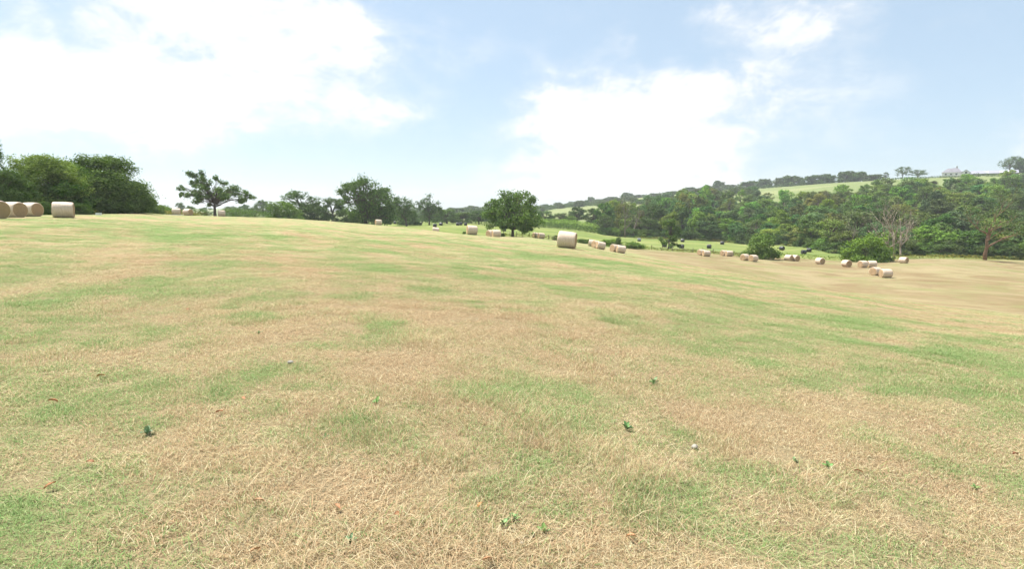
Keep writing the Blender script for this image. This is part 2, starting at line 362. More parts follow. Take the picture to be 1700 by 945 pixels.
pas = nt.mix(nt.step(nt.m('ADD', nt.m('MULTIPLY', pn, .6), nt.m('MULTIPLY', pn2, .4)), .40, .62), (0.135, 0.18, 0.055, 1), (0.215, 0.235, 0.085, 1))
hn = nt.n('ShaderNodeTexVoronoi', feature='F1'); nt.put(hn.inputs['Vector'], nt.v('MULTIPLY', pos, (1, 1, 0))); hn.inputs['Scale'].default_value = .0055
hs = nt.n('ShaderNodeSeparateColor'); nt.put(hs.inputs[0], hn.outputs['Color'])
hil = nt.mix(hs.outputs[0], (0.155, 0.19, 0.08, 1), (0.21, 0.23, 0.11, 1))
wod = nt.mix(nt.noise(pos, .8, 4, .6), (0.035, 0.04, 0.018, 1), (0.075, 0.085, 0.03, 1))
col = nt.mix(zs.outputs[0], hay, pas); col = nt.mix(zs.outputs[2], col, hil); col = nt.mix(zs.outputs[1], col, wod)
hb = nt.m('ADD', nt.m('MULTIPLY', hf, .5), nt.m('MULTIPLY', hf2, 1.0))
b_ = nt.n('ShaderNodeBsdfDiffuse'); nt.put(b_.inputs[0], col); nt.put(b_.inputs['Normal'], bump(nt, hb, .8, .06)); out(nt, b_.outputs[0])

# grass blades
def blade_material(name, src):
    m, nt = material(name)
    ga = nt.n('ShaderNodeAttribute', attribute_name='green'); ga.attribute_type = src; ta = nt.n('ShaderNodeAttribute', attribute_name='tone'); ta.attribute_type = src
    rn = nt.n('ShaderNodeAttribute', attribute_name='rnd'); tt = nt.n('ShaderNodeAttribute', attribute_name='along')
    r = rn.outputs['Fac']; r2 = nt.m('FRACT', nt.m('MULTIPLY', r, 17.31)); r3 = nt.m('FRACT', nt.m('MULTIPLY', r, 71.7))
    green, tone = ga.outputs['Fac'], ta.outputs['Fac']
    isg = nt.step(nt.m('SUBTRACT', nt.m('MULTIPLY', green, 1.02), r), -.06, .06)
    dry = dry_colour(nt, nt.m('ADD', tone, nt.m('MULTIPLY', nt.m('SUBTRACT', r2, .5), .30)), nt.m('MULTIPLY', nt.step(r3, .45, 1.0), .9))
    grs = nt.mix(r2, c4(GRASS_A), c4(GRASS_B)); grs = nt.mix(nt.m('MULTIPLY', tt.outputs['Fac'], nt.m('MULTIPLY', r3, .55)), grs, c4(PALE))
    dry = nt.mix(nt.m('MULTIPLY', nt.step(r2, .84, .88), .6), dry, (0.20, 0.145, 0.085, 1))           # dead, weathered blades
    col = nt.mix(isg, dry, grs)
    d = nt.n('ShaderNodeBsdfDiffuse'); nt.put(d.inputs[0], col); t = nt.n('ShaderNodeBsdfTranslucent'); nt.put(t.inputs[0], col)
    mx = nt.n('ShaderNodeMixShader'); mx.inputs[0].default_value = .30; nt.t.links.new(d.outputs[0], mx.inputs[1]); nt.t.links.new(t.outputs[0], mx.inputs[2])
    out(nt, mx.outputs[0]); return m
m_blade = blade_material('grass_blades', 'INSTANCER')

def simple_leaf(name, ca, cb_, transl=.22):
    """foliage: two greens mixed leaf by leaf, tinted by each plant's own colour"""
    m, nt = material(name)
    rn = nt.n('ShaderNodeAttribute', attribute_name='rnd'); oi = nt.n('ShaderNodeObjectInfo')
    col = nt.mix(rn.outputs['Fac'], c4(ca), c4(cb_))
    mul = nt.n('ShaderNodeMix', data_type='RGBA', blend_type='MULTIPLY'); mul.inputs[0].default_value = 1.0
    nt.put(mul.inputs[6], col); nt.put(mul.inputs[7], oi.outputs['Color']); col = mul.outputs[2]
    d = nt.n('ShaderNodeBsdfDiffuse'); nt.put(d.inputs[0], col); t = nt.n('ShaderNodeBsdfTranslucent'); nt.put(t.inputs[0], nt.v('MULTIPLY', col, (1.1, 1.2, .6)))
    mx = nt.n('ShaderNodeMixShader'); mx.inputs[0].default_value = transl; nt.t.links.new(d.outputs[0], mx.inputs[1]); nt.t.links.new(t.outputs[0], mx.inputs[2])
    out(nt, mx.outputs[0]); return m
m_leaf = simple_leaf('foliage', (0.055, 0.095, 0.034), (0.14, 0.195, 0.072))
m_rough = simple_leaf('rough_grass', (0.12, 0.17, 0.05), (0.25, 0.235, 0.105))

m_bark, nt = material('bark'); g = nt.n('ShaderNodeTexCoord'); oi = nt.n('ShaderNodeObjectInfo')
mp = nt.n('ShaderNodeMapping'); nt.put(mp.inputs[0], g.outputs['Object']); mp.inputs['Scale'].default_value = (6, 6, 1.2)
bn = nt.noise(mp.outputs[0], 2.0, 5, .65); bc = nt.mix(nt.step(bn, .35, .65), (0.045, 0.036, 0.028, 1), (0.14, 0.115, 0.088, 1))
mul = nt.n('ShaderNodeMix', data_type='RGBA', blend_type='MULTIPLY'); mul.inputs[0].default_value = 1; nt.put(mul.inputs[6], bc); nt.put(mul.inputs[7], oi.outputs['Color'])
out(nt, principled(nt, mul.outputs[2], .9, .2, bump(nt, bn, .6, .03)))

# ------------------------------------------------------------------ ground sheet
angs = np.concatenate([np.linspace(-52, 52, 420), np.linspace(54, 306, 64)]) * math.pi / 180
rads = np.concatenate([np.linspace(.4, 4, 16), np.geomspace(4.15, 2600, 290)])
A, R_ = np.meshgrid(angs, rads); gx, gy = np.sin(A) * R_, np.cos(A) * R_; gzv = ground(gx, gy)
na, nr = len(angs), len(rads)
gv = np.stack([gx, gy, gzv], -1).reshape(-1, 3)
ii, jj = np.meshgrid(np.arange(nr - 1), np.arange(na), indexing='ij'); j2 = (jj + 1) % na
gf = np.stack([ii * na + jj, ii * na + j2, (ii + 1) * na + j2, (ii + 1) * na + jj], -1).reshape(-1, 4)[:, ::-1]
gv = np.vstack([gv, [[0, 0, -EYE]]]); cidx = len(gv) - 1
brow = curve([(1000, 150), (1040, 110), (1100, 82), (1168, 62), (1242, 55), (1400, 44), (1550, 38), (1700, 34), (1850, 31)])     # the lower field: cut earlier, greyer, blade self-shade put into its colour
_az = np.arctan2(gv[:, 0], gv[:, 1]); old = np.where((_az > math.atan(170 / FPX)) & (gv[:, 1] > 0), np.clip((gv[:, 1] - brow(_az)) / 12 + .5, 0, 1), 0)
lu = lush_at(gv[:, 0], gv[:, 1]); zn = zones(gv[:, 0], gv[:, 1])
o = mesh_obj('ground', gv, gf, m_ground, smooth=True, attrs={'lush': ('FLOAT', lu), 'old_stubble_shade': ('FLOAT', old), 'thatch': ('FLOAT', np.clip((30 - np.hypot(gv[:, 0], gv[:, 1])) / 20, 0, 1)), 'zone': ('FLOAT_COLOR', zn)})
o['kind'] = 'structure'
cap = [(cidx, (j + 1) % na, j) for j in range(na)]     # the small disc under the viewer
bmv = [tuple(gv[cidx])] + [tuple(gv[j]) for j in range(na)]
import bmesh
bm = bmesh.new(); bm.from_mesh(o.data); bm.verts.ensure_lookup_table()
for f in cap:
    try: bm.faces.new([bm.verts[i] for i in f]).smooth = True
    except Exception: pass
bmesh.ops.recalc_face_normals(bm, faces=bm.faces); bm.to_mesh(o.data); bm.free()

# ------------------------------------------------------------------ foliage machinery
def leaf_cards(C, size, rng, N=None, aspect=0.62, jitter=.55):
    """rhombic leaf sprays at points C, turned roughly outwards along N; returns verts, faces, rnd"""
    n = len(C); e = rng.normal(size=(n, 3))
    if N is None: w = rng.normal(size=(n, 3))
    else: w = N / np.maximum(np.linalg.norm(N, axis=1), 1e-6)[:, None] + rng.normal(size=(n, 3)) * jitter
    d = np.cross(w, e); d /= np.maximum(np.linalg.norm(d, axis=1), 1e-6)[:, None]
    u = np.cross(d, w); u /= np.maximum(np.linalg.norm(u, axis=1), 1e-6)[:, None]
    s = size * rng.uniform(.6, 1.35, n)[:, None] * .5
    V = np.stack([C - d * s, C + u * s * aspect + d * s * .1, C + d * s, C - u * s * aspect - d * s * .1], 1)
    F = np.arange(n * 4).reshape(n, 4); return V.reshape(-1, 3), F, np.repeat(rng.random(n), 4)

def lobe_points(lobes, rng, per, clumps, shell=.75, tight=.26):
    """points of the leaves: every lobe is a cloud of clumps lying mostly on its outside"""
    out_, centres, norms = [], [], []
    for (c, rad) in lobes:
        c = np.asarray(c, float); rad = np.asarray(rad, float); k = max(4, int(clumps))
        d = rng.normal(size=(k, 3)); d /= np.linalg.norm(d, axis=1)[:, None]
        rr = np.where(rng.random(k) < shell, rng.uniform(.72, 1.0, k), rng.uniform(.15, .7, k))
        cc = c + d * rr[:, None] * rad; centres.append(cc)
        wgt = rng.uniform(.5, 1.5, k); idx = rng.choice(k, int(per), p=wgt / wgt.sum())
        sg = tight * rad.mean() * rng.uniform(.6, 1.3, k)[idx][:, None]
        off = np.clip(rng.normal(size=(int(per), 3)), -1.9, 1.9) * sg * np.array([1, 1, .75]); out_.append(cc[idx] + off)
        norms.append(d[idx] * .55 + off / np.maximum(np.linalg.norm(off, axis=1), 1e-6)[:, None] * .8 + np.array([0, 0, .35]))
    return np.vstack(out_), centres, np.vstack(norms)

def bent(a, b, rng, n=4, wob=.08):
    a, b = np.asarray(a, float), np.asarray(b, float); L = np.linalg.norm(b - a); pts = []
    for k in range(n + 1):
        t = k / n; p = a + (b - a) * t
        if 0 < k < n: p = p + rng.normal(size=3) * wob * L * .5
        p[2] += .10 * L * math.sin(math.pi * t) * (1 if b[2] > a[2] else .4); pts.append(p)
    return pts

def make_tree(name, lobes, seed, height_trunk, trunk_r, per=300, clumps=14, leaf=.4, shell=.75, tight=.26, parent_loc=(0, 0, 0), limbs=True, twigs=2, fork=.55, minz=.25, stems=1):
    """a tapered trunk with limbs reaching into the lobes of the crown, and the crown's leaves"""
    rng = np.random.default_rng(seed); root = empty(name, parent_loc)
    pts, centres, nms = lobe_points(lobes, rng, per, clumps, shell, tight)
    up = pts[:, 2] > minz; pts, nms = pts[up], nms[up]
    V, F, rn = leaf_cards(pts, leaf, rng, nms)
    tb = MB(); H = height_trunk
    mid = np.mean([l[0] for l in lobes], axis=0)
    for s in range(stems):
        off = np.array([0, 0, 0.]) if stems == 1 else np.append(rng.normal(size=2) * trunk_r * 2.2, 0)
        top = np.array([mid[0] * .35 + off[0] * 2, mid[1] * .35 + off[1] * 2, H])
        trunk = [off + np.array([0, 0, -.3]), off + np.array([0, 0, .12 * H]), off * 1.3 + np.array([top[0] * .2, top[1] * .2, .5 * H]), top]
        tb.tube(trunk, [trunk_r * 1.5, trunk_r * 1.05, trunk_r * .85, trunk_r * .7], 8)
        if limbs:
            for k, (c, rad) in enumerate(lobes):
                if stems > 1 and k % stems != s: continue
                c = np.asarray(c, float); st = trunk[2] + (trunk[3] - trunk[2]) * rng.uniform(0, 1) if c[2] < H * 1.4 else trunk[3]
                r0 = trunk_r * fork * min(1, .5 + np.mean(rad) / 3); br = bent(st, c, rng); m = len(br)
                tb.tube(br, [r0 * (1 - .7 * i / (m - 1)) for i in range(m)], 5)
                for q in centres[k][:twigs]:
                    tb.tube(bent(br[-2], q, rng, 2, .1), [r0 * .4, r0 * .25, r0 * .1], 4)
    tr = tb.build('trunk', m_bark, root, True)
    cr = mesh_obj('crown', V, F, m_leaf, root, attrs={'rnd': ('FLOAT', rn)})
    return root

def tint(root, c):
    for ch in root.children:
        ch.color = (c[0], c[1], c[2], 1) if ch.name.startswith(('crown', 'foliage')) else (1, 1, 1, 1)

def round_lobes(seed, W, H, base, n, squash=.8, size=.30, skirt=0):
    """lobes filling a broad domed crown W wide from height base to H"""
    rng = np.random.default_rng(seed); L = []
    for k in range(n):
        a = rng.uniform(0, 2 * math.pi); t = (k + .5) / n; zz = base + (H - base) * (.12 + .80 * t)
        prof = math.sin(math.pi * (.22 + .70 * t)) ** .7; rr = W / 2 * prof * math.sqrt(rng.uniform(.15, 1.0)) * .78
        s = W * size * rng.uniform(.65, 1.1) * (.75 + .25 * prof)
        L.append(((math.cos(a) * rr, math.sin(a) * rr, min(zz, H - s * squash * .8)), (s * .62, s * .62, s * .62 * squash)))
    for k in range(skirt):                                        # low growth round the foot
        a = 2 * math.pi * (k + rng.uniform(-.3, .3)) / skirt; rr = W * .5 * rng.uniform(.55, .85); s = W * size * rng.uniform(.5, .8)
        L.append(((math.cos(a) * rr, math.sin(a) * rr, H * rng.uniform(.08, .2)), (s * .6, s * .6, s * .5)))
    return L

class Proto: pass
def proto(root, W, H):
    """keep a tree's meshes, to be planted many times"""
    p = Proto(); p.W, p.H = W, H
    for ch in list(root.children):
        if ch.name.startswith('trunk'): p.trunk = ch.data
        else: p.crown = ch.data
        bpy.data.objects.remove(ch)
    bpy.data.objects.remove(root); return p
def plant(p, name, loc, width, height, rz, col, bark=(1, 1, 1), parts=('trunk', 'crown')):
    e = empty(name, loc, rz, (width / p.W, width / p.W, height / p.H))
    t = bpy.data.objects.new(parts[0], p.trunk); COL.objects.link(t); t.parent = e; t.color = c4(bark)
    c = bpy.data.objects.new(parts[1], p.crown); COL.objects.link(c); c.parent = e; c.color = c4(col)
    return e
def top_height(px, Yd, top_py):
    s = spot(px, Yd); return s, pz(px, top_py, Yd) - s.z
rnd = random.Random(7)

TREES = [proto(make_tree('broadleaf_tree', round_lobes(100 + k, 9, 12, 2.2 if k < 4 else 1.2, 20, skirt=0 if k < 2 else 5), 200 + k, 5.0, .28, 330, 12, .42, parent_loc=(0, 0, 0)), 9, 12) for k in range(6)]
OPEN = [proto(make_tree('broadleaf_tree', round_lobes(130 + k, 11, 10, 3.0, 15, .7, .25), 230 + k, 4.5, .30, 170, 9, .40, tight=.3), 11, 10) for k in range(3)]
BUSH = [proto(make_tree('shrub', round_lobes(160 + k, 6, 4, .1, 16, .75, .34, 11), 260 + k, 1.2, .06, 330, 14, .24, minz=.05, stems=3), 6, 4) for k in range(3)]
RIDGE = [proto(make_tree('broadleaf_tree', round_lobes(145 + k, 10, 6.5, .7, 22, .8, .27, 6), 245 + k, 2.6, .28, 200, 10, .6, minz=.1), 10, 6.5) for k in range(4)]
FINE = [proto(make_tree('broadleaf_tree', round_lobes(180 + k, 7, 7, .3, 30, .8, .30, 9), 280 + k, 2.5, .16, 1300, 30, .17, minz=.05, stems=4), 7, 7) for k in range(3)]

# tints of the plants themselves (species and age)
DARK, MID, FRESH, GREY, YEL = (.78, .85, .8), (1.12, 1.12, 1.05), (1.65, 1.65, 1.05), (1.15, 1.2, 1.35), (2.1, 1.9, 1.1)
def jit(c, a=.12): return tuple(max(.2, v * (1 + rnd.uniform(-a, a))) for v in c)

# ---- trees drawn one by one (lobes surveyed in the photograph's upright plane, given depth)
def photo_tree(name, pts, ox, oy, k, base, Yd, label, seed, per, leaf, col, depth=.8, trunk_r=.35, clumps=8, tight=.33, fork=.5, trunk_frac=.35, shell=.7, rs=1.0):
    bx, by = base[0] / k + ox, base[1] / k + oy; s = spot(bx, Yd); z0 = pz(bx, by, Yd); rng = np.random.default_rng(seed); m = Yd / FPX / k
    xs = np.array([p[0] for p in pts]); W = (xs.max() - xs.min()) * m; L = []
    for (u, v, r) in pts:
        x = (u - base[0]) * m; z = (base[1] - v) * m + (z0 - s.z); rr = r * m * rs
        hw = max(.15, 1 - (2 * abs(x) / W) ** 2) ** .5 * W * .5 * depth
        yy = rng.uniform(-hw, hw)
        for _k in range(3):
            of = rng.normal(size=3) * rr * .62; q = rr * rng.uniform(.5, .8); L.append(((x + of[0], yy + of[1], z + of[2] * .8), (q, q * 1.1, q * .75)))
        if r >= 55: L.append(((x + rng.normal() * rr * .3, rng.uniform(-hw, hw), z + rng.normal() * rr * .3), (rr * .9, rr, rr * .75)))
    H = max(l[0][2] for l in L)
    t = make_tree(name, L, seed, H * trunk_frac, trunk_r, int(per * .45), clumps, leaf, shell, tight, s, fork=fork, twigs=3)
    tint(t, col); tag(t, label, 'tree'); return t
photo_tree('oak_tree', [(440,185,30),(535,185,38),(480,215,30),(490,280,42),(590,240,35),(600,300,48),(690,240,28),(640,270,35),(350,270,32),(320,330,36),(400,300,42),(380,350,45),(290,390,22),(370,390,46),(440,380,42),(500,380,42),(460,430,38),(500,440,32),(580,330,50),(560,370,42),(660,380,48),(720,360,58),(790,340,58),(840,380,48),(700,420,48),(760,430,38),(920,370,46),(960,400,34),(900,440,46),(830,450,38),(640,440,34),(480,490,22),(980,415,18),(740,385,52),(620,350,46),(545,410,40)],
           260, 260, 6.07, (590, 590), 124, 'wind-leaned old oak with open ragged crown beside the hedge on the skyline', 11, 200, .34, (1.2, 1.25, 1.15), .6, .30, 6, .75, .42, .30, shell=.7, rs=.74)
photo_tree('oak_tree', [(500,215,60),(430,230,50),(360,250,48),(570,240,60),(640,270,50),(690,300,40),(340,300,45),(330,360,42),(400,310,45),(480,300,50),(540,330,70),(610,340,70),(700,350,60),(740,400,60),(660,420,80),(560,420,90),(470,420,80),(400,400,40),(430,480,80),(520,500,80),(620,500,80),(710,480,80),(760,480,50),(480,560,60),(570,560,70),(680,560,60),(750,540,50),(400,540,50)],
           520, 270, 6.07, (530, 625), 158, 'tallest domed oak on the skyline left of centre, foliage almost to the ground', 12, 300, .46, (1.1, 1.2, 1.05), .8, .5, 8, .6)
photo_tree('oak_tree', [(560,230,50),(480,240,50),(640,235,50),(420,270,45),(710,260,50),(400,330,60),(740,310,50),(500,310,70),(600,310,70),(680,340,60),(350,370,60),(340,430,50),(430,400,80),(530,400,80),(620,410,80),(710,410,80),(780,400,50),(790,450,45),(370,470,50),(450,480,60),(540,490,60),(620,490,60),(700,490,60),(760,480,50),(440,530,28),(520,535,22),(650,540,28),(740,530,35),(560,270,60),(350,400,50)],
           760, 290, 6.07, (553, 636), 127, 'single rounded oak with a bare trunk behind the wire fence at the centre', 13, 340, .40, (1.3, 1.4, 1.1), .85, .34, 9, .6, trunk_frac=.30)
photo_tree('broadleaf_tree', [(800,380,50),(850,380,40),(900,400,45),(950,410,40),(980,450,40),(830,440,60),(900,470,60),(960,500,50),(840,520,60),(930,550,60),(1000,520,40),(790,480,50)],
           520, 270, 6.07, (940, 620), 205, 'thin-crowned grey-green tree right behind the tallest oak', 14, 230, .5, (1.05, 1.1, 1.15), .8, .3, 7, .6)
photo_tree('broadleaf_tree', [(1150,390,45),(1100,410,35),(1200,410,45),(1240,440,45),(1270,470,32),(1100,460,32),(1180,460,32),(1230,500,46),(1130,510,40),(1170,550,60),(1220,560,50)],
           520, 270, 6.07, (1170, 625), 232, 'small umbrella-shaped tree with sky showing through, standing alone in the gap', 15, 220, .52, (1.05, 1.1, 1.15), .8, .3, 7, .6)

# ---- the thicket on the left
def tree_at(px, Yd, top_py, wpx, p, name, label, col, group=None, cat='tree', depthf=1.0, sink=0.0, bark=(1, 1, 1)):
    s, h = top_height(px, Yd, top_py); s.z -= sink
    w = wpx / FPX * Yd; e = plant(p, name, s, w, h + sink, rnd.uniform(0, 6.28), jit(col, .06), bark, ('trunk', 'crown') if cat == 'tree' else ('stem', 'foliage'))
    e.scale[1] *= depthf; tag(e, label, cat, group); return e
tree_at(-26, 62, 203, 72, FINE[0], 'thicket_tree', 'tall tree cut off by the left edge of the photo above the thicket', (1.1, 1.2, 1.05))
tree_at(8, 60, 280, 90, FINE[1], 'thicket_tree', 'dark low tree behind the brown-ended bales at the left edge', (1.1, 1.2, 1.0))
tree_at(78, 66, 255, 122, FINE[2], 'thicket_tree', 'light green bushy willow between the left edge and the dark thicket tree', (2.1, 2.0, 1.5))
tree_at(40, 63, 285, 80, FINE[0], 'thicket_tree', 'fresh green bush growing in front of the willow in the left thicket', (1.6, 1.7, 1.0))
tree_at(176, 74, 256, 138, FINE[1], 'thicket_tree', 'dark rounded thicket tree with thin sky gaps low in its crown', (1.25, 1.32, 1.15))
tree_at(132, 71, 272, 80, FINE[2], 'thicket_tree', 'middle tree of the left thicket, behind the lone pale bale', (1.5, 1.5, 1.15))
tree_at(222, 80, 300, 62, FINE[0], 'thicket_tree', 'dark tree sloping down at the right end of the left thicket', (1.15, 1.22, 1.1))
tree_at(246, 92, 326, 36, BUSH[0], 'shrub', 'small dark shrub tailing off the left thicket', (.9, 1.0, .9), cat='shrub')
tree_at(132, 64, 337, 34, BUSH[1], 'shrub', 'low bramble beside the lone pale bale under the thicket', (1.2, 1.3, .9), cat='shrub')
tree_at(72, 58, 334, 30, BUSH[2], 'shrub', 'low bramble just left of the lone pale bale', (1.0, 1.1, .8), cat='shrub')
tree_at(258, 98, 338, 30, BUSH[1], 'shrub', 'pale green low shrub at the right foot of the left thicket', (1.7, 1.6, 1.1), cat='shrub')
for k, (px, Yd, tp, w) in enumerate([(20, 62, 300, 100), (105, 66, 296, 100), (160, 71, 302, 95), (205, 77, 312, 80)]):
    tree_at(px, Yd, tp, w, BUSH[k % 3], 'shrub', ['shadowy undergrowth shrub behind the brown-ended bales', 'shadowy undergrowth shrub behind the lone pale bale', 'undergrowth shrub at the foot of the dark thicket tree', 'undergrowth shrub near the right end of the left thicket'][k], (1.1, 1.2, .95), cat='shrub')

# ---- skyline shrubs and trees, left of centre
tree_at(473, 158, 333, 56, BUSH[0], 'shrub', 'round pale green shrub on the skyline left of centre', (1.7, 1.65, 1.15), cat='shrub')
tree_at(500, 178, 314, 78, OPEN[0], 'field_tree', 'broad loose-topped tree behind the round pale green shrub', (.95, 1.0, .95))
tree_at(515, 176, 335, 66, BUSH[2], 'shrub', 'dense dark shrub under the loose-topped skyline tree', (.9, 1.0, .9), cat='shrub')
tree_at(553, 186, 327, 50, TREES[4], 'field_tree', 'dark tree just left of the tallest oak on the skyline', (.85, .92, .9))
tree_at(577, 180, 345, 40, BUSH[1], 'shrub', 'dark shrub filling the gap left of the tallest oak', (.85, .95, .85), cat='shrub')
tree_at(632, 185, 340, 60, TREES[5], 'field_tree', 'lower dark tree tucked behind the right side of the tallest oak', (.8, .88, .85))
tree_at(678, 225, 349, 40, BUSH[0], 'shrub', 'low shrub between the thin-crowned tree and the umbrella-shaped tree', (1.0, 1.05, 1.0), cat='shrub')
tree_at(742, 262, 346, 44, TREES[4], 'field_tree', 'soft green tree right of the umbrella-shaped tree beyond the pasture', (1.2, 1.25, 1.1))
tree_at(768, 275, 352, 36, TREES[5], 'field_tree', 'smaller green tree in the line beyond the pasture', (1.1, 1.15, 1.0))
tree_at(795, 262, 349, 38, TREES[0], 'field_tree', 'dark tree beyond the pasture, just left of the centre oak', (.9, 1.0, 1.0))
tree_at(818, 258, 343, 34, TREES[1], 'field_tree', 'dark tree partly hidden by the left of the centre oak', (.9, 1.0, 1.0))
tree_at(1110, 158, 361, 40, TREES[5], 'field_tree', 'small upright tree standing in the pasture among black bales', (1.15, 1.25, .9))
tree_at(1262, 121, 386, 62, BUSH[0], 'shrub', 'round willow shrub at the pasture edge behind a pair of bales', (1.35, 1.35, 1.05), cat='shrub')
tree_at(1437, 126, 386, 84, BUSH[1], 'shrub', 'broad bright green shrub left of the bare grey trees', (1.5, 1.6, .9), cat='shrub')
tree_at(1012, 136, 397, 46, BUSH[2], 'shrub', 'low bright green shrub behind the paired bales right of the large bale', (1.5, 1.6, .95), cat='shrub')
tree_at(1026, 134, 393, 14, BUSH[0], 'shrub', 'slim dark shrub sticking up from the low shrub row', (1.0, 1.05, .9), cat='shrub')
tree_at(1052, 137, 401, 44, BUSH[1], 'shrub', 'low shrub at the right end of the row beyond the large bale', (1.3, 1.4, .9), cat='shrub')
tree_at(968, 134, 396, 34, BUSH[1], 'shrub', 'low dark shrub just right of the large bale', (1.0, 1.1, .85), cat='shrub')
tree_at(924, 134, 390, 16, BUSH[0], 'shrub', 'small rough shrub at the fence end left of the large bale', (1.3, 1.3, .95), cat='shrub')
tree_at(834, 128, 387, 10, BUSH[2], 'shrub', 'tiny shrub by the fence left of the centre oak trunk', (1.2, 1.2, .9), cat='shrub')
tree_at(771, 101, 384, 8, BUSH[2], 'shrub', 'tiny dark shrub peeping out left of the bale nearest the centre oak', (.9, 1.0, .8), cat='shrub')

# ---- trees beyond the pasture and the far hedgerow trees
k = 0
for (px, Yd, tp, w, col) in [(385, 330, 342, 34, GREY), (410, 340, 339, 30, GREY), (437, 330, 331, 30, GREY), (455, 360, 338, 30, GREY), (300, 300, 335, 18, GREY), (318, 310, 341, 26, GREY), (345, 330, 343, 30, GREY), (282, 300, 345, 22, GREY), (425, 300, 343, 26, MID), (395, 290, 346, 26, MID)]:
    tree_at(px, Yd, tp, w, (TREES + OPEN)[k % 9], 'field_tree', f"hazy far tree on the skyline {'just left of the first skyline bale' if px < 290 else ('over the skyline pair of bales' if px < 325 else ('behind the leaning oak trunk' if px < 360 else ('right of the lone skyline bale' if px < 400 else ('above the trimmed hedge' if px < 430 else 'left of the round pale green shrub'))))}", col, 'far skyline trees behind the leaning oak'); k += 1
FV, FR = [], []
for q in range(60):                                                # the far wooded rise reads as one mass
    px = 640 + 240 * ((q * .618) % 1); row = q % 4; Yd = [330, 430, 560, 760][row] + rnd.uniform(-20, 20)
    tp = [355, 350, 346, 342.5][row] + rnd.uniform(-2.5, 3) + (2.5 if px < 700 else 0)
    s, h = top_height(px, Yd, tp); p = RIDGE[q % 4]; n = len(p.crown.vertices); co = np.empty(n * 3, np.float32); p.crown.vertices.foreach_get('co', co); co = co.reshape(-1, 4, 3)[::2]
    w = rnd.uniform(26, 40) / FPX * Yd / p.W; a = rnd.uniform(0, 6.28); ca, sa = math.cos(a), math.sin(a); co = co.mean(1, keepdims=True) + (co - co.mean(1, keepdims=True)) * 1.35
    x, y, z = co[..., 0] * w, co[..., 1] * w, co[..., 2] * max(h, 4) / p.H
    FV.append(np.stack([x * ca - y * sa + s.x, x * sa + y * ca + s.y, z + s.z - .4], -1).reshape(-1, 3)); FR.append(np.repeat(np.clip(np.random.default_rng(q).random(len(co)) * .7 + rnd.uniform(0, .3), 0, 1), 4))
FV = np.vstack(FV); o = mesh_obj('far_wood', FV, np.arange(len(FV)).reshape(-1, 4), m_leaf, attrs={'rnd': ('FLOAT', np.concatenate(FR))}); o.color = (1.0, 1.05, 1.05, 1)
tag(o, 'hazy blue-green wood on the far rise behind the pasture', 'wood', kind='stuff')
for (px, Yd, tp, w, lab, col) in [(905, 300, 349, 36, 'dark tree behind the right side of the centre oak', GREY), (930, 290, 353, 34, 'green tree in the clump behind the large bale', MID), (958, 292, 343, 38, 'dark tree of the clump above the maize strip', DARK), (985, 285, 345, 36, 'dark tree where the clump meets the wood', DARK), (912, 300, 358, 30, 'lower tree in the clump right of the centre oak', MID), (945, 285, 358, 30, 'low green tree just above the maize strip', FRESH), (1002, 280, 352, 30, 'green tree at the left end of the wood', MID)]:
    tree_at(px, Yd, tp, w, TREES[k % 6], 'field_tree', lab, col); k += 1

# ---- the wood on the right-hand slope
wrng = np.random.default_rng(5); placed = []
lo, hi = math.atan((1002 - 850) / FPX), math.atan((1738 - 850) / FPX)
tries = 0; wood = []
while len(wood) < 285 and tries < 40000:
    tries += 1; az = wrng.uniform(lo, hi); f, b = float(wood_front(az)), float(wood_back(az)); u = wrng.random() ** 1.15
    Yd = f + 3 + (b - f - 3) * u; x = math.tan(az) * Yd
    mind = 6.2 if Yd < f + 22 else 10.6
    if any((x - p[0]) ** 2 + (Yd - p[1]) ** 2 < mind * mind for p in placed): continue
    placed.append((x, Yd)); wood.append((x, Yd, Yd - f, az))
LANDMARKS = [(1060, 'by the tall bare stem'), (1130, 'behind the small upright tree'), (1215, 'behind the open pasture'), (1295, 'behind the round willow shrub'), (1390, 'between the two large shrubs'), (1470, 'behind the bright green shrub'), (1530, 'around the grey leafless tree'), (1600, 'right of the grey leafless tree'), (1670, 'around the half-bare brown tree'), (9999, 'near the right edge')]
for q, (x, Yd, dep, az) in enumerate(wood):
    ci_ = rnd.choices(range(7), [3, 5, 4, 3, 2, 3, 1.0] if dep < 70 else [1, 4, 5, 5, 2.5, 1, 2.5])[0]; z = gz(x, Yd); c = [DARK, MID, (1.35, 1.35, 1.0), FRESH, GREY, (.9, 1.0, .9), YEL][ci_]
    h = rnd.uniform(7.5, 13.5) if dep > 12 else rnd.uniform(6.5, 11); w = rnd.uniform(8, 13.5)
    if math.tan(az) * FPX + 850 < 1180: h *= 1.18 + .14 * min(1, dep / 120)
    e = plant(TREES[q % 6] if rnd.random() > .12 else OPEN[q % 3], 'broadleaf_tree', (x, Yd, z - .8), w, h, rnd.uniform(0, 6.28), jit(tuple(v * 1.15 for v in c), .22))
    px = math.tan(az) * FPX + 850; tone_w = ['dark green', 'mid green', 'leafy green', 'fresh bright green', 'grey-green', 'deep green', 'yellow-green'][ci_]
    where = next(w for lim, w in LANDMARKS if px < lim); dmax = float(wood_back(az) - wood_front(az))
    row = 'at the wood\'s front edge' if dep < 16 else ('low in the wood' if dep < dmax * .4 else ('halfway up the wood' if dep < dmax * .72 else 'high in the wood'))
    tag(e, f"{'tall' if h > 10.8 else ('low' if h < 8.8 else 'rounded')} {tone_w} tree {row}, {where}", 'tree', 'trees of the wood on the right-hand slope')
q = 0
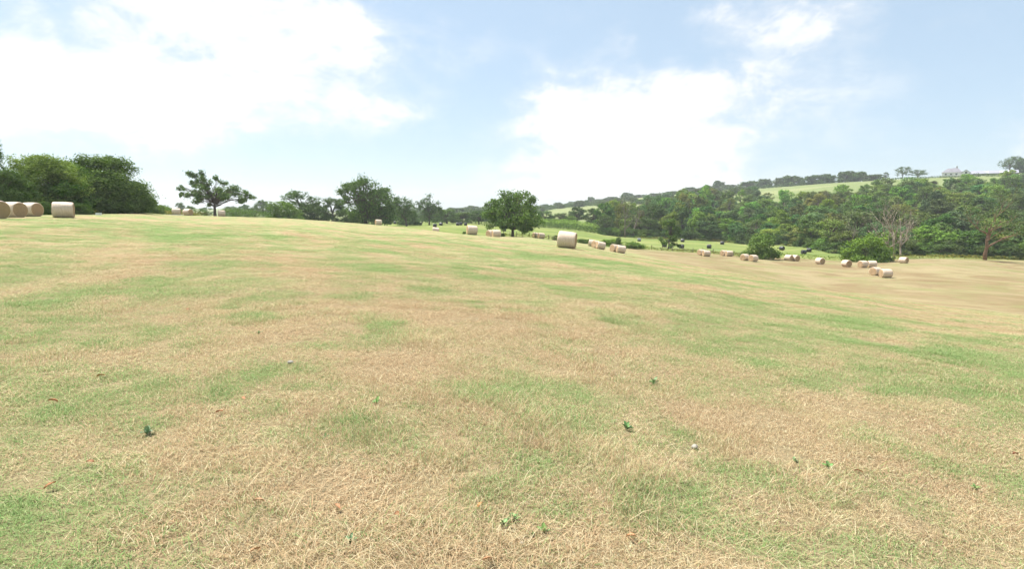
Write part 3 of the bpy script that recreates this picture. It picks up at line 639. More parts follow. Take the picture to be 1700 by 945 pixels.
for px in range(1006, 1760, 15):                                  # shrubs along the foot of the wood
    px2 = px + rnd.uniform(-5, 5); Yd = float(wood_front(math.atan((px2 - 850) / FPX))) + rnd.uniform(0, 3); s = spot(px2, Yd)
    part = 'left' if px < 1240 else ('middle' if px < 1470 else 'right')
    e = plant(BUSH[q % 3], 'shrub', (s.x, s.y, s.z - .2), rnd.uniform(6, 9), rnd.uniform(2.8, 5.2), rnd.uniform(0, 6.28), jit([DARK, MID, FRESH][rnd.choices(range(3), [4, 3, 1])[0]], .1), parts=('stem', 'foliage'))
    tag(e, f"{'low' if e.scale[2] < 1.0 else 'tall'} shrub at the wood's foot, {next(w for lim, w in LANDMARKS if px2 < lim)}", 'shrub', 'shrubs at the foot of the wood'); q += 1

# ---- bare trees at the wood's edge
def bare_tree(name, s, H, stems, seed, r0, label, bark, spread=.5, leaf_n=0):
    rng = np.random.default_rng(seed); root = empty(name, s); tb = MB(); tips = []
    def grow(p, d, L, r, lev):
        n = 4; pts = [p]; rr = [r]
        for i in range(n):
            d = d + rng.normal(size=3) * .13; d[2] += .04; d /= np.linalg.norm(d); p = p + d * L / n; pts.append(p); rr.append(r * (1 - .5 * (i + 1) / n))
        tb.tube(pts, rr, 6 if lev < 2 else 4); tips.append(p)
        if lev >= 4 or r < .012: return
        for c in range(rng.integers(2, 5) if lev else 6):
            k = rng.integers(2, n + 1); dd = d + rng.normal(size=3) * spread; dd[2] = abs(dd[2]) * .9 + .3; dd /= np.linalg.norm(dd)
            grow(pts[k], dd, L * rng.uniform(.55, .82), rr[k] * .66, lev + 1)
    for (ox, lean, f) in stems: grow(np.array([ox, 0, -.3]), np.array([lean, 0, 1.0]), H * .48 * f, r0 * f, 0)
    t = tb.build('trunk', m_bark, root, True); t.color = c4(bark)
    if leaf_n:
        T = np.array(tips); C = T[rng.integers(0, len(T), leaf_n)] + rng.normal(size=(leaf_n, 3)) * .45; V, F, rn = leaf_cards(C, .36, rng)
        c = mesh_obj('crown', V, F, m_leaf, root, attrs={'rnd': ('FLOAT', rn)}); c.color = (.95, 1.0, .85, 1)
    tag(root, label, 'tree'); return root
bare_tree('dead_tree', spot(1483, 138), 13.5, [(-.8, -.22, .95), (.2, .03, 1.05), (1.7, .12, .95)], 14, .26, 'pale grey leafless tree with several stems right of the bright green shrub', (2.9, 2.9, 2.9), .62)
bare_tree('dead_tree', spot(1635, 137), 15.0, [(0, .03, 1.0)], 8, .48, 'thick brown-trunked half-bare tree at the right end of the wood', (2.3, 1.75, 1.5), .7, 1500)
bare_tree('dead_tree', spot(1038, 238), 13.0, [(0, .0, 1.2)], 5, .22, 'tall pale bare stem at the left end of the wood', (2.0, 2.0, 2.0), .4, 500)
bare_tree('dead_tree', spot(1051, 240), 12.0, [(0, .02, 1.2)], 6, .18, 'second, thinner pale stem right of the tall bare stem', (1.7, 1.7, 1.7), .4, 500)
bare_tree('dead_tree', spot(1416, 160), 11.0, [(0, .05, 1.0)], 9, .17, 'slender pale dead tree above the bright green shrub', (1.8, 1.8, 1.8), .5)

# ---- ridge trees, far on the hill
for (px, Yd, tp, w, p, lab) in [
    (1114, 850, 317, 30, 3, 'low hedgerow tree'), (1145, 830, 310, 28, 0, 'round tree'), (1175, 800, 307, 30, 1, 'round tree'), (1192, 790, 299, 24, 7, 'thin taller tree'), (1213, 780, 306, 30, 2, 'broad tree'),
    (1243, 720, 300, 40, 3, 'broad dark tree'), (1270, 690, 296, 32, 0, 'dark domed tree'), (1296, 670, 294, 26, 8, 'loose tree'), (1315, 655, 291, 42, 1, 'wide tree'), (1347, 640, 290, 38, 7, 'loose-topped tree'),
    (1351, 635, 298, 24, 4, 'low dark tree'), (1370, 630, 288, 32, 6, 'open tree'), (1404, 615, 283, 34, 2, 'dense tree'), (1424, 612, 284, 38, 4, 'dense dark tree'), (1448, 600, 289, 42, 6, 'flat open tree'),
    (1498, 570, 276, 30, 7, 'upright oak'), (1523, 560, 281, 36, 8, 'low spreading tree'), (1676, 560, 259, 36, 7, 'spreading oak'), (1699, 560, 261, 34, 1, 'dense tree'), (1086, 870, 321, 26, 2, 'low tree'),
    (1061, 900, 323, 26, 1, 'round tree'), (1040, 930, 319, 24, 3, 'taller tree'), (1018, 940, 326, 30, 0, 'broad tree'), (995, 950, 330, 22, 2, 'low tree'), (980, 960, 326, 16, 6, 'small round tree'), (948, 1000, 334, 22, 4, 'low tree'), (925, 1040, 336, 26, 1, 'hazy tree'), (900, 1080, 339, 26, 3, 'hazy tree'), (880, 1100, 341, 26, 5, 'hazy tree'), (862, 1120, 343, 26, 0, 'hazy tree')]:
    s, h = top_height(px, Yd, tp); h = max(h, 5.0)
    e = plant(OPEN[p - 6] if px > 1480 and p > 5 else RIDGE[p % 4], 'hedgerow_tree', (s.x, s.y, s.z - .5), w / FPX * Yd, h + .5, rnd.uniform(0, 6.28), jit((.9, .96, .95), .06))
    where = 'right of the hilltop house' if px > 1600 else ('on the ridge left of the house' if px > 1470 else ('above the pale green hill field' if px > 1250 else ('on the ridge over the middle of the wood' if px > 1100 else 'on the faint far end of the ridge')))
    tag(e, f'{lab} {where}', 'tree', 'ridge trees')
hr = random.Random(19); HILLMARKS = [(930, 'right of the centre oak'), (985, 'above the maize strip'), (1045, 'left of the tall bare stem'), (1090, 'right of the tall bare stem'), (1140, 'over the small upright tree'), (1195, 'over the open pasture'), (9999, 'left of the pale hill field')]
for q in range(46):
    px = 880 + 370 * ((q * .618 + .13) % 1); Yd = hr.uniform(430, 780) if px > 1050 else hr.uniform(520, 860); s = spot(px, Yd); hh = hr.uniform(5, 9)
    e = plant(RIDGE[q % 4], 'hillside_tree', (s.x, s.y, s.z - .4), hr.uniform(10, 17), hh, hr.uniform(0, 6.28), jit((1.05, 1.1, 1.0), .15))
    tag(e, f"{'small' if hh < 7 else 'larger'} tree on the far hill {next(w for lim, w in HILLMARKS if px < lim)}{', near the ridge' if Yd > 640 else ', lower down'}", 'tree', 'trees dotted over the hill fields')
e = tree_at(1470, 590, 285, 11, OPEN[0], 'broadleaf_tree', 'tiny lollipop tree alone on the ridge', (.9, .96, .95)); 

# ---- hedges
def hedge(name, pts, h, w, label, col, leaf=.3, dens=60, seed=1, lumpy=.25, cat='hedge', group=None, mat=None):
    rng = np.random.default_rng(seed); S = [spot(a, b) for a, b in pts]; xy = np.array([(s.x, s.y) for s in S])
    seg = np.hypot(*np.diff(xy, axis=0).T); L = np.concatenate([[0], np.cumsum(seg)]); n = int(L[-1] * dens * h)
    t = rng.uniform(0, L[-1], n); X_ = np.interp(t, L, xy[:, 0]); Y_ = np.interp(t, L, xy[:, 1])
    top = h * (1 + lumpy * (np.sin(t * 1.1 + seed) * .5 + np.sin(t * .37 + 2 * seed) * .5 + .35 * np.sin(t * 2.9)))
    a = rng.uniform(0, math.pi, n); rr = np.sqrt(rng.uniform(.35, 1, n)); zz = np.abs(np.sin(a)) * rr * top; off = np.cos(a) * rr * w / 2
    k = np.clip(np.searchsorted(L, t) - 1, 0, len(seg) - 1); dx = np.diff(xy, axis=0)[k] / seg[k][:, None]
    X_ = X_ - dx[:, 1] * off; Y_ = Y_ + dx[:, 0] * off
    C = np.stack([X_, Y_, ground(X_, Y_) + zz * .95 + .05], -1); o0 = np.array([S[0].x, S[0].y, S[0].z])
    nm_ = np.stack([-dx[:, 1] * np.cos(a), dx[:, 0] * np.cos(a), np.abs(np.sin(a)) * .9 + .2], -1)
    V, F, rn = leaf_cards(C - o0, leaf, rng, nm_ if mat is None else None, jitter=.7); o = mesh_obj(name, V, F, mat or m_leaf, attrs={'rnd': ('FLOAT', rn)}); o.location = o0; o.color = c4(col)
    tag(o, label, cat, group); return o
hedge('hedge', [(262, 105), (285, 122), (345, 128)], 1.7, 2.2, 'low green hedge behind the pair of bales on the left skyline', (1.35, 1.4, .95), .22, 90, 2)
hedge('hedge', [(372, 140), (420, 150), (470, 158)], 2.6, 2.6, 'trimmed green hedge along the skyline right of the leaning oak', (1.35, 1.45, 1.0), .24, 80, 3, .10)
hedge('hedge', [(640, 262), (700, 275), (800, 272), (890, 262)], 2.6, 3, 'dark hedge along the far side of the pasture, behind the centre oak', (.95, 1.05, .95), .42, 26, 4)
hedge('hedge', [(870, 262), (940, 252), (1006, 246)], 2.9, 2.6, 'thick green hedge across the back of the pasture beyond the large bale', (1.0, 1.1, .85), .40, 34, 5, .08)
hedge('maize_strip', [(872, 272), (940, 264), (1004, 258)], 4.3, 5, 'bright green strip of tall maize above the pasture hedge', (2.6, 2.6, 1.5), .42, 40, 6, .04, 'crop')
hedge('hedge', [(1245, 690), (1330, 640), (1440, 602)], 3.2, 3.5, 'dark field hedge along the top of the pale green hill field', (.8, .9, .9), .9, 8, 7)
hedge('hedge', [(1480, 548), (1540, 512), (1600, 492)], 1.7, 3.5, 'dark hedge below the hilltop house', (.85, .95, .9), .8, 8, 8)
hedge('hedge', [(1610, 505), (1660, 492), (1740, 480)], 3.0, 3.5, 'dark hedge below the bright hill field at the right edge', (.85, .95, .85), .8, 8, 9)
hedge('hedge', [(930, 1000), (1000, 960), (1060, 920), (1120, 860), (1240, 735)], 4.0, 5, 'long far hedge running along the ridge over the wood', (.85, .95, .95), 1.3, 4, 10, .5)
hedge('hedge', [(905, 700), (960, 660), (1030, 640)], 4.0, 4, 'far hedge between two pale fields behind the large bale', (.95, 1.05, 1.0), 1.1, 5, 11, .4)
# unmown margins: rough grass nobody could count
for k, (pts, h, w, col) in enumerate([([(1078, 141), (1168, 141), (1232, 128)], .75, 3.0, (1, .95, .8)), ([(1290, 133), (1340, 133), (1398, 131)], 1.0, 5.0, (1.0, 1.2, .8)), ([(1478, 136), (1560, 139), (1700, 140), (1790, 140)], .9, 3.0, (1.3, 1.15, .8)),
        ([(60, 60), (130, 66), (200, 84), (262, 104), (345, 126)], .75, 4.0, (1.25, 1.1, .9)), ([(836, 132), (880, 133), (925, 134)], .8, 1.6, (1.1, 1.1, .8)), ([(1120, 143), (1180, 142), (1235, 129)], .5, 5, (1.2, 1.1, .8)), ([(1055, 232), (1130, 231), (1230, 218)], .8, 4, (1.5, 1.3, .9)), ([(925, 136), (1000, 138), (1080, 141)], .7, 2.5, (1., 1.1, .7))]):
    o = hedge('rough_grass', pts, h, w, ['rough grass along the thin fence before the small upright tree', 'tall rough grass between the two large shrubs', 'dry rough grass along the foot of the wood', 'dry rough grass along the left thicket', 'rough grass under the fence right of the centre oak', 'sparse rough grass left of the round willow shrub', 'dry rough grass at the far edge of the pasture', 'rough grass behind the pairs of bales right of the largest bale'][k], col, .24, 70, 30 + k, .3, 'grass', mat=m_rough); o['kind'] = 'stuff'

# ------------------------------------------------------------------ round bales
m_net, nt = material('net_wrapped_straw'); t = nt.n('ShaderNodeTexCoord'); ob = t.outputs['Object']
mp = nt.n('ShaderNodeMapping'); nt.put(mp.inputs[0], ob); mp.inputs['Scale'].default_value = (14, 2.2, 2.2)
bands = nt.noise(mp.outputs[0], 1.6, 3, .6); strw = nt.noise(ob, 38, 4, .7, .6)
c = nt.mix(nt.step(bands, .3, .7), (0.50, 0.385, 0.285, 1), (0.64, 0.52, 0.41, 1)); c = nt.mix(nt.m('MULTIPLY', nt.step(strw, .55, .8), .5), c, (0.76, 0.69, 0.61, 1)); c = nt.mix(nt.m('MULTIPLY', nt.step(strw, .42, .25), .7), c, (0.34, 0.24, 0.14, 1))
out(nt, principled(nt, c, .65, .35, bump(nt, nt.m('ADD', bands, strw), .5, .02)))
m_end, nt = material('rolled_straw_end'); t = nt.n('ShaderNodeTexCoord'); ob = t.outputs['Object']
sp_ = nt.n('ShaderNodeSeparateXYZ'); nt.put(sp_.inputs[0], ob); rad = nt.m('SQRT', nt.m('ADD', nt.m('MULTIPLY', sp_.outputs[1], sp_.outputs[1]), nt.m('MULTIPLY', sp_.outputs[2], sp_.outputs[2])))
ang = nt.m('ARCTAN2', sp_.outputs[2], sp_.outputs[1]); wv = nt.m('SINE', nt.m('ADD', nt.m('ADD', nt.m('MULTIPLY', rad, 75), ang), nt.m('MULTIPLY', nt.noise(ob, 7, 3), 9)))
sn = nt.noise(ob, 30, 4, .75, .5); c = nt.mix(nt.step(sn, .3, .7), (0.26, 0.165, 0.085, 1), (0.52, 0.37, 0.225, 1)); c = nt.mix(nt.m('MULTIPLY', nt.step(wv, .2, 1.0), .35), c, (0.58, 0.44, 0.27, 1))
out(nt, principled(nt, c, .9, .15, bump(nt, nt.m('ADD', nt.m('MULTIPLY', wv, .4), sn), .8, .04)))
m_wrap, nt = material('black_bale_wrap'); t = nt.n('ShaderNodeTexCoord')
wn = nt.noise(t.outputs['Object'], 9, 4, .6, 1.5); out(nt, principled(nt, nt.mix(wn, (.012, .013, .016, 1), (.03, .032, .038, 1)), .32, .5, bump(nt, wn, .6, .05)))
m_wrapg, nt = material('grey_bale_wrap'); t = nt.n('ShaderNodeTexCoord')
wn = nt.noise(t.outputs['Object'], 9, 4, .6, 1.5); out(nt, principled(nt, nt.mix(wn, (.12, .13, .15, 1), (.2, .21, .23, 1)), .4, .5, bump(nt, wn, .6, .05)))

BR, BL = .66, 1.36
def bale_shell(seed, R=BR, L=BL, seg=44):
    rng = np.random.default_rng(seed); xs = [-L/2, -L/2 + .025, -L/2 + .09, -L/2 + .25, -.25, 0, .25, L/2 - .25, L/2 - .09, L/2 - .025, L/2]; rr = [.90, .955, .988, 1, 1.004, 1.006, 1.004, 1, .988, .955, .90]
    ph = rng.uniform(0, 6.28, 6); V = []
    for x, r in zip(xs, rr):
        for j in range(seg):
            a = 2 * math.pi * j / seg; q = R * r * (1 + .010 * math.sin(3 * a + ph[0] + x) + .008 * math.sin(7 * a + ph[1] - 3 * x) + .006 * math.sin(13 * a + ph[2] + 5 * x))
            y, z = q * math.cos(a), q * math.sin(a); z = max(z, -R * .955)          # the bale sits a little flat
            V.append((x, y, z))
    F = [(i * seg + j, i * seg + (j + 1) % seg, (i + 1) * seg + (j + 1) % seg, (i + 1) * seg + j) for i in range(len(xs) - 1) for j in range(seg)]
    return V, F, seg, len(xs)
def bale_end(V, seg, ring, side, seed):
    rng = np.random.default_rng(seed); rim = V[ring * seg:(ring + 1) * seg]; out_v = []; fr = [1, .94, .8, .62, .42, .22]
    for k, f in enumerate(fr):
        for (x, y, z) in rim: out_v.append((x + side * (0 if k == 0 else .012 + rng.uniform(-.014, .014)), y * f, z * f))
    out_v.append((rim[0][0] - side * .02, 0, 0)); F = []
    for k in range(len(fr) - 1):
        for j in range(seg):
            q = (k * seg + j, k * seg + (j + 1) % seg, (k + 1) * seg + (j + 1) % seg, (k + 1) * seg + j); F.append(q if side > 0 else q[::-1])
    n = len(out_v) - 1; b = (len(fr) - 1) * seg
    for j in range(seg): q = (b + j, b + (j + 1) % seg, n); F.append(q if side > 0 else q[::-1])
    return out_v, F
BALES = []
for s_ in range(3):
    V, F, seg, nr_ = bale_shell(40 + s_); e1, f1 = bale_end(V, seg, nr_ - 1, 1, 50 + s_); e0, f0 = bale_end(V, seg, 0, -1, 60 + s_)
    objs = [mesh_obj('net_wrap', V, F, m_net, smooth=True, link=False), mesh_obj('end_face', e1, f1, m_end, smooth=True, link=False), mesh_obj('end_face', e0, f0, m_end, smooth=True, link=False)]
    BALES.append([o.data for o in objs])
    for o in objs: bpy.data.objects.remove(o)
nb = 0
def frame_at(s, th, az):
    """upright on the slope; th turns the roll's axis from square-on to the line of sight"""
    nz = normal_at(s.x, s.y, .6); a = -az - math.radians(th); ax = Vector((math.cos(a), math.sin(a), 0)); ax = (ax - nz * ax.dot(nz)).normalized(); ay = nz.cross(ax)
    return Matrix((ax, ay, nz)).transposed().to_4x4(), nz
def hay_bale(px, Yd, th, label, sc_=1.0, group='round straw bales', sink=.0):
    global nb
    s = spot(px, Yd); az = math.atan2(s.x, s.y); M, nz = frame_at(s, th, az)
    e = empty('straw_bale', (0, 0, 0)); e.matrix_world = Matrix.Translation(s + nz * (BR * .945 * sc_ - sink)) @ M @ Matrix.Scale(sc_, 4)
    for nm, me in zip(('net_wrap', 'end_face', 'end_face'), BALES[nb % 3]):
        o = bpy.data.objects.new(nm, me); COL.objects.link(o); o.parent = e
    nb += 1; tag(e, label, 'straw bale', group); return e
for args in [
    (-9, 37.5, 52, 'brown-ended straw bale cut off by the left edge of the photo', .93), (24, 44, 52, 'second straw bale from the left edge, brown end showing', .94), (53, 49.5, 48, 'third straw bale from the left edge, last of the brown-ended row', .94),
    (106, 46.5, 6, 'pale straw bale standing side-on under the left thicket', 1.0),
    (293, 107, 10, 'left straw bale of the skyline pair before the low hedge', 1.0), (312, 109, 45, 'right straw bale of the skyline pair before the low hedge, orange end showing', 1.0), (368, 119, 0, 'small pale straw bale on the skyline under the leaning oak'),
    (628, 134, -18, 'straw bale on the skyline under the tallest oak'), (723, 108, 0, 'sunken pale straw bale below a black bale on the skyline', .9, 'round straw bales', .35),
    (783, 79, -12, 'straw bale left of the centre oak, standing alone'), (815, 100, -40, 'rear straw bale of the pair left of the centre oak trunk'), (824, 97, -14, 'front straw bale of the pair left of the centre oak trunk'),
    (889, 134, -35, 'straw bale half hidden by a post, right of the centre oak trunk'), (898, 131, -22, 'straw bale by the wire fence right of the centre oak trunk'),
    (940, 45.8, 8, 'largest straw bale, alone on the slope right of the centre', 1.04),
    (982, 112, 0, 'small straw bale just right of the largest bale'), (989, 97, -40, 'rear straw bale of the first pair right of the largest bale'), (996, 95, -16, 'front straw bale of the first pair right of the largest bale'),
    (1020, 97, -40, 'rear straw bale of the second pair right of the largest bale'), (1030, 95, -12, 'front straw bale of the second pair right of the largest bale'),
    (1164, 121, -45, 'left straw bale of the pair below two black bales'), (1172, 118, -25, 'right straw bale of the pair below two black bales'), (1202, 127, -45, 'left straw bale of the low pair left of the round willow shrub'), (1210, 125, -25, 'right straw bale of the low pair left of the round willow shrub'),
    (1236, 109, -52, 'left straw bale of the pair before the round willow shrub'), (1250, 107, -50, 'right straw bale of the pair before the round willow shrub'),
    (1309, 119, 35, 'left straw bale of the pair right of the round willow shrub'), (1320, 119, 48, 'right straw bale of the pair right of the round willow shrub'), (1361, 112, 48, 'lone straw bale midway between the two large shrubs'),
    (1405, 106, 48, 'lone straw bale before the left side of the bright green shrub'), (1432, 104, -48, 'left straw bale of the pair before the bright green shrub'), (1447, 105, -20, 'right straw bale of the pair before the bright green shrub'),
    (1453, 87, -56, 'left straw bale of the nearest pair in the valley field'), (1470, 83, -30, 'right straw bale of the nearest pair in the valley field'), (1500, 118, 30, 'farthest right straw bale, below the bare grey trees')]:
    hay_bale(*args)

V, F, seg, nr_ = bale_shell(77, .62, 1.2, 26); e1, f1 = bale_end(V, seg, nr_ - 1, 1, 78); e0, f0 = bale_end(V, seg, 0, -1, 79)
BW = []
for m_ in (m_wrap, m_wrapg):
    tmp = [mesh_obj('film_wrap', V, F, m_, smooth=True, link=False), mesh_obj('end_fold', e1, f1, m_, smooth=True, link=False), mesh_obj('end_fold', e0, f0, m_, smooth=True, link=False)]; BW.append([o.data for o in tmp])
    for o in tmp: bpy.data.objects.remove(o)
def black_bale(px, Yd, th, label, grey=0, size=1.0):
    s = spot(px, Yd); az = math.atan2(s.x, s.y); M, nz = frame_at(s, th, az)
    e = empty('wrapped_bale'); e.matrix_world = Matrix.Translation(s + nz * (.58 * size)) @ M @ Matrix.Scale(size, 4)
    for nm, me in zip(('film_wrap', 'end_fold', 'end_fold'), BW[grey]):
        o = bpy.data.objects.new(nm, me); COL.objects.link(o); o.parent = e
    tag(e, label, 'wrapped bale', 'film-wrapped bales in the pasture'); return e
def at_row(px, py, lo_=125.0, hi_=300.0):
    """forward distance beyond lo_ at which the ground shows at photo row py"""
    Yd = np.linspace(lo_, hi_, 180); d = pix_dir(px, py); x = d[0] / d[1] * Yd
    return float(Yd[np.argmin(np.abs(d[2] / d[1] * Yd - ground(x, Yd)) / Yd)])
for (px, py, th, g, lab) in [(583, 370, 20, 0, 'black wrapped bale peeping over the skyline left of the tallest oak'), (600, 371, 0, 0, 'black wrapped bale peeping over the skyline under the tallest oak'),
    (656, 372, 10, 0, 'black wrapped bale just right of the skyline straw bale'), (664, 372, -10, 0, 'second black wrapped bale right of the skyline straw bale'), (698, 374, 15, 0, 'black wrapped bale left of the umbrella-shaped tree\'s foot'), (722, 377.5, 0, 0, 'black wrapped bale directly above the sunken pale bale'),
    (732, 374.5, 20, 0, 'small black wrapped bale right of the one above the sunken bale'), (760, 374.5, 10, 0, 'left black wrapped bale of the far pair beyond the pasture slope'), (765, 374, -10, 0, 'right black wrapped bale of the far pair beyond the pasture slope'), (773, 374.5, 0, 0, 'black wrapped bale just left of the lone straw bale'),
    (837, 384, 5, 0, 'black wrapped bale under the left side of the centre oak'), (1061, 401, 0, 1, 'grey wrapped bale above the low shrub row'), (1103, 410.5, -10, 0, 'black wrapped bale left of the small upright tree\'s foot'),
    (1133, 402, 20, 0, 'far black wrapped bale right of the small upright tree'), (1131, 412.5, 30, 0, 'near black wrapped bale right of the small upright tree'), (1177, 412.5, 10, 0, 'nearer black wrapped bale in the open pasture above a straw pair'), (1199, 406, 15, 0, 'farther black wrapped bale in the open pasture near the wood'),
    (1298, 415.5, 40, 0, 'black wrapped bale peeping out behind the round willow shrub'), (1334, 422, -25, 0, 'lower black wrapped bale of the two between the large shrubs'), (1343, 418.5, 10, 0, 'upper black wrapped bale of the two between the large shrubs')]:
    black_bale(px, at_row(px, py, 125 if px > 640 else 150, 270 if px < 900 else 215), th, lab, g)

# ------------------------------------------------------------------ wire fences
m_post, nt = material('weathered_post'); t = nt.n('ShaderNodeTexCoord'); pn_ = nt.noise(t.outputs['Object'], 7, 4, .6)
out(nt, principled(nt, nt.mix(pn_, (.07, .055, .04, 1), (.16, .13, .1, 1)), .9, .2))
m_wire, nt = material('galvanised_wire'); out(nt, principled(nt, (.25, .25, .26, 1), .5, .5))
pm = MB(); pm.tube([(0, 0, -.3), (0, 0, .6), (.02, 0, 1.15)], [.07, .065, .055], 7); po = pm.build('post', m_post); post_me = po.data; bpy.data.objects.remove(po)
def fence(cols, label, wires=3):
    S = [spot(a, b) for a, b in cols]; root = empty('wire_fence', S[0]); r_ = random.Random(3)
    for s in S:
        o = bpy.data.objects.new('post', post_me); COL.objects.link(o); o.parent = root; o.location = s - S[0]; o.rotation_euler = (r_.uniform(-.06, .06), r_.uniform(-.06, .06), r_.uniform(0, 3)); k = r_.uniform(.9, 1.25); o.scale = (k, k, r_.uniform(.9, 1.15))
    for w in range(wires):
        wb = MB(); wb.tube([tuple(s - S[0] + Vector((0, -.07, .35 + .33 * w))) for s in S], [.012] * len(S), 4); wb.build('wire', m_wire, root)
    tag(root, label, 'fence')
fence([(836 + 10.6 * i, 132.5 + .05 * i) for i in range(9)], 'low post and wire fence running right from the centre oak trunk')
fence([(1082 + 17 * i, 141.5 - (0 if i < 6 else (i - 5) * 3.5)) for i in range(10)], 'thin post and wire fence before the small upright tree')

# white water trough under the thicket, pale board by the skyline pair
m_white, nt = material('white_plastic'); t = nt.n('ShaderNodeTexCoord'); out(nt, principled(nt, nt.mix(nt.noise(t.outputs['Object'], 5, 3), (.6, .61, .62, 1), (.78, .78, .78, 1)), .5, .4))
s = spot(164, 62); root = empty('water_trough', s, 0, .48); b = MB(); b.box((-.55, -.25, .0), (.55, .25, .06)); b.build('base', m_white, root)
b = MB()
for (a, c) in [((-.55, -.25, .06), (.55, -.19, .5)), ((-.55, .19, .06), (.55, .25, .5)), ((-.55, -.19, .06), (-.49, .19, .5)), ((.49, -.19, .06), (.55, .19, .5))]: b.box(a, c)
b.build('wall', m_white, root); tag(root, 'small white trough in the rough grass under the left thicket', 'trough')
s = spot(288, 101); mb = MB(); mb.box((-1.7, -.12, .02), (1.7, .12, .12)); mb.box((-1.2, .14, .02), (1.1, .34, .09)); o = mb.build('fallen_board', m_white); o.location = s; o.rotation_euler = (0, 0, .1); tag(o, 'pale board lying before the skyline pair of bales', 'board')

# ------------------------------------------------------------------ hilltop house and long barn
m_wall, nt = material('whitewash'); t = nt.n('ShaderNodeTexCoord'); out(nt, principled(nt, nt.mix(nt.noise(t.outputs['Object'], 1.2, 4), (.66, .65, .62, 1), (.8, .79, .77, 1)), .9, .2))
m_slate, nt = material('slate'); t = nt.n('ShaderNodeTexCoord'); br = nt.n('ShaderNodeTexBrick'); nt.put(br.inputs[0], t.outputs['Object']); br.inputs['Color1'].default_value = (.17, .165, .19, 1); br.inputs['Color2'].default_value = (.24, .23, .26, 1); br.inputs['Mortar'].default_value = (.1, .1, .12, 1); br.inputs['Scale'].default_value = 2.0
out(nt, principled(nt, br.outputs[0], .6, .4))
m_sheet, nt = material('barn_sheeting'); t = nt.n('ShaderNodeTexCoord'); out(nt, principled(nt, nt.mix(nt.noise(t.outputs['Object'], .5, 3), (.22, .22, .27, 1), (.33, .33, .39, 1)), .6, .4))
m_glass, nt = material('window_glass'); out(nt, principled(nt, (.03, .035, .04, 1), .1, .6))
m_stone, nt = material('field_stone'); t = nt.n('ShaderNodeTexCoord'); vo = nt.n('ShaderNodeTexVoronoi'); nt.put(vo.inputs[0], t.outputs['Object']); vo.inputs['Scale'].default_value = 2.5
out(nt, principled(nt, nt.mix(vo.outputs['Color'], (.2, .18, .16, 1), (.42, .39, .35, 1)), .9, .2))
def window(root, x0, x1, z0, z1, y, name='window'):
    b = MB(); t_ = .12
    b.box((x0, y - .06, z0), (x0 + t_, y + .02, z1)); b.box((x1 - t_, y - .06, z0), (x1, y + .02, z1)); b.box((x0 + t_, y - .06, z1 - t_), (x1 - t_, y + .02, z1)); b.box((x0 + t_, y - .06, z0), (x1 - t_, y + .02, z0 + t_))
    w = b.build(name, m_wall, root); g = MB(); g.box((x0 + t_, y - .02, z0 + t_), (x1 - t_, y + .01, z1 - t_)); g.build('pane', m_glass, w); return w
s = spot(1584, 520); az = math.atan2(s.x, s.y); root = empty('hilltop_house', (s.x, s.y, s.z + .9), -az)
b = MB(); b.box((-9, 0, -2.5), (5.5, 8, 3.2)); b.build('wall', m_wall, root)
b = MB(); b.poly([(-9.5, -.5, 3.2), (6, -.5, 3.2), (6, 8.5, 3.2), (-9.5, 8.5, 3.2), (-5.2, 4, 6.9), (1.6, 4, 7.6)], [(0, 1, 5, 4), (1, 2, 5), (2, 3, 4, 5), (3, 0, 4), (3, 2, 1, 0)]); rf = b.build('roof', m_slate, root)
b = MB(); b.box((.9, 3.5, 7.0), (1.9, 4.5, 9.0)); b.build('chimney', m_stone, rf)
b = MB(); b.poly([(5.0, -4, -2.5), (11, -4, -2.5), (11, -4, 2.6), (8, -4, 5.0), (5.0, -4, 2.6), (5.0, 3, -2.5), (11, 3, -2.5), (11, 3, 2.6), (8, 3, 5.0), (5.0, 3, 2.6)], [(0, 1, 2, 3, 4), (9, 8, 7, 6, 5), (1, 6, 7, 2), (5, 0, 4, 9)]); b.build('gable_wing', m_wall, root)
b = MB()
for sgn in (-1, 1):
    b.poly([(8, -4.5, 5.25), (8 + sgn * 3.5, -4.5, 2.45), (8 + sgn * 3.5, 3.4, 2.45), (8, 3.4, 5.25), (8, -4.5, 5.02), (8 + sgn * 3.5, -4.5, 2.22), (8 + sgn * 3.5, 3.4, 2.22), (8, 3.4, 5.02)], [(0, 1, 2, 3), (7, 6, 5, 4), (0, 4, 5, 1), (1, 5, 6, 2), (2, 6, 7, 3)])
b.build('wing_roof', m_slate, root)
window(root, 7.2, 9.0, 1.5, 3.4, -4.02)
for x in (-7, -3.2, .6): window(root, x, x + 1.6, .9, 2.4, -.02)
b = MB(); b.box((-11, -7, -3.0), (13, -6.5, -.3)); b.build('garden_wall', m_stone, root)
tag(root, 'white gabled house with grey slate hipped roof on the hilltop', 'house')
s = spot(1651, 545); az = math.atan2(s.x, s.y); root = empty('long_barn', (s.x, s.y, s.z - .6), -az + .12)
b = MB(); b.box((-17, 0, -2), (17, 9, 2.4)); b.build('wall', m_stone, root)
b = MB(); b.poly([(-17.4, -.5, 2.4), (17.4, -.5, 2.4), (17.4, 9.5, 2.4), (-17.4, 9.5, 2.4), (-17.4, 4.5, 5.3), (17.4, 4.5, 5.3)], [(0, 1, 5, 4), (2, 3, 4, 5), (1, 2, 5), (3, 0, 4), (3, 2, 1, 0)]); rf = b.build('roof', m_sheet, root)
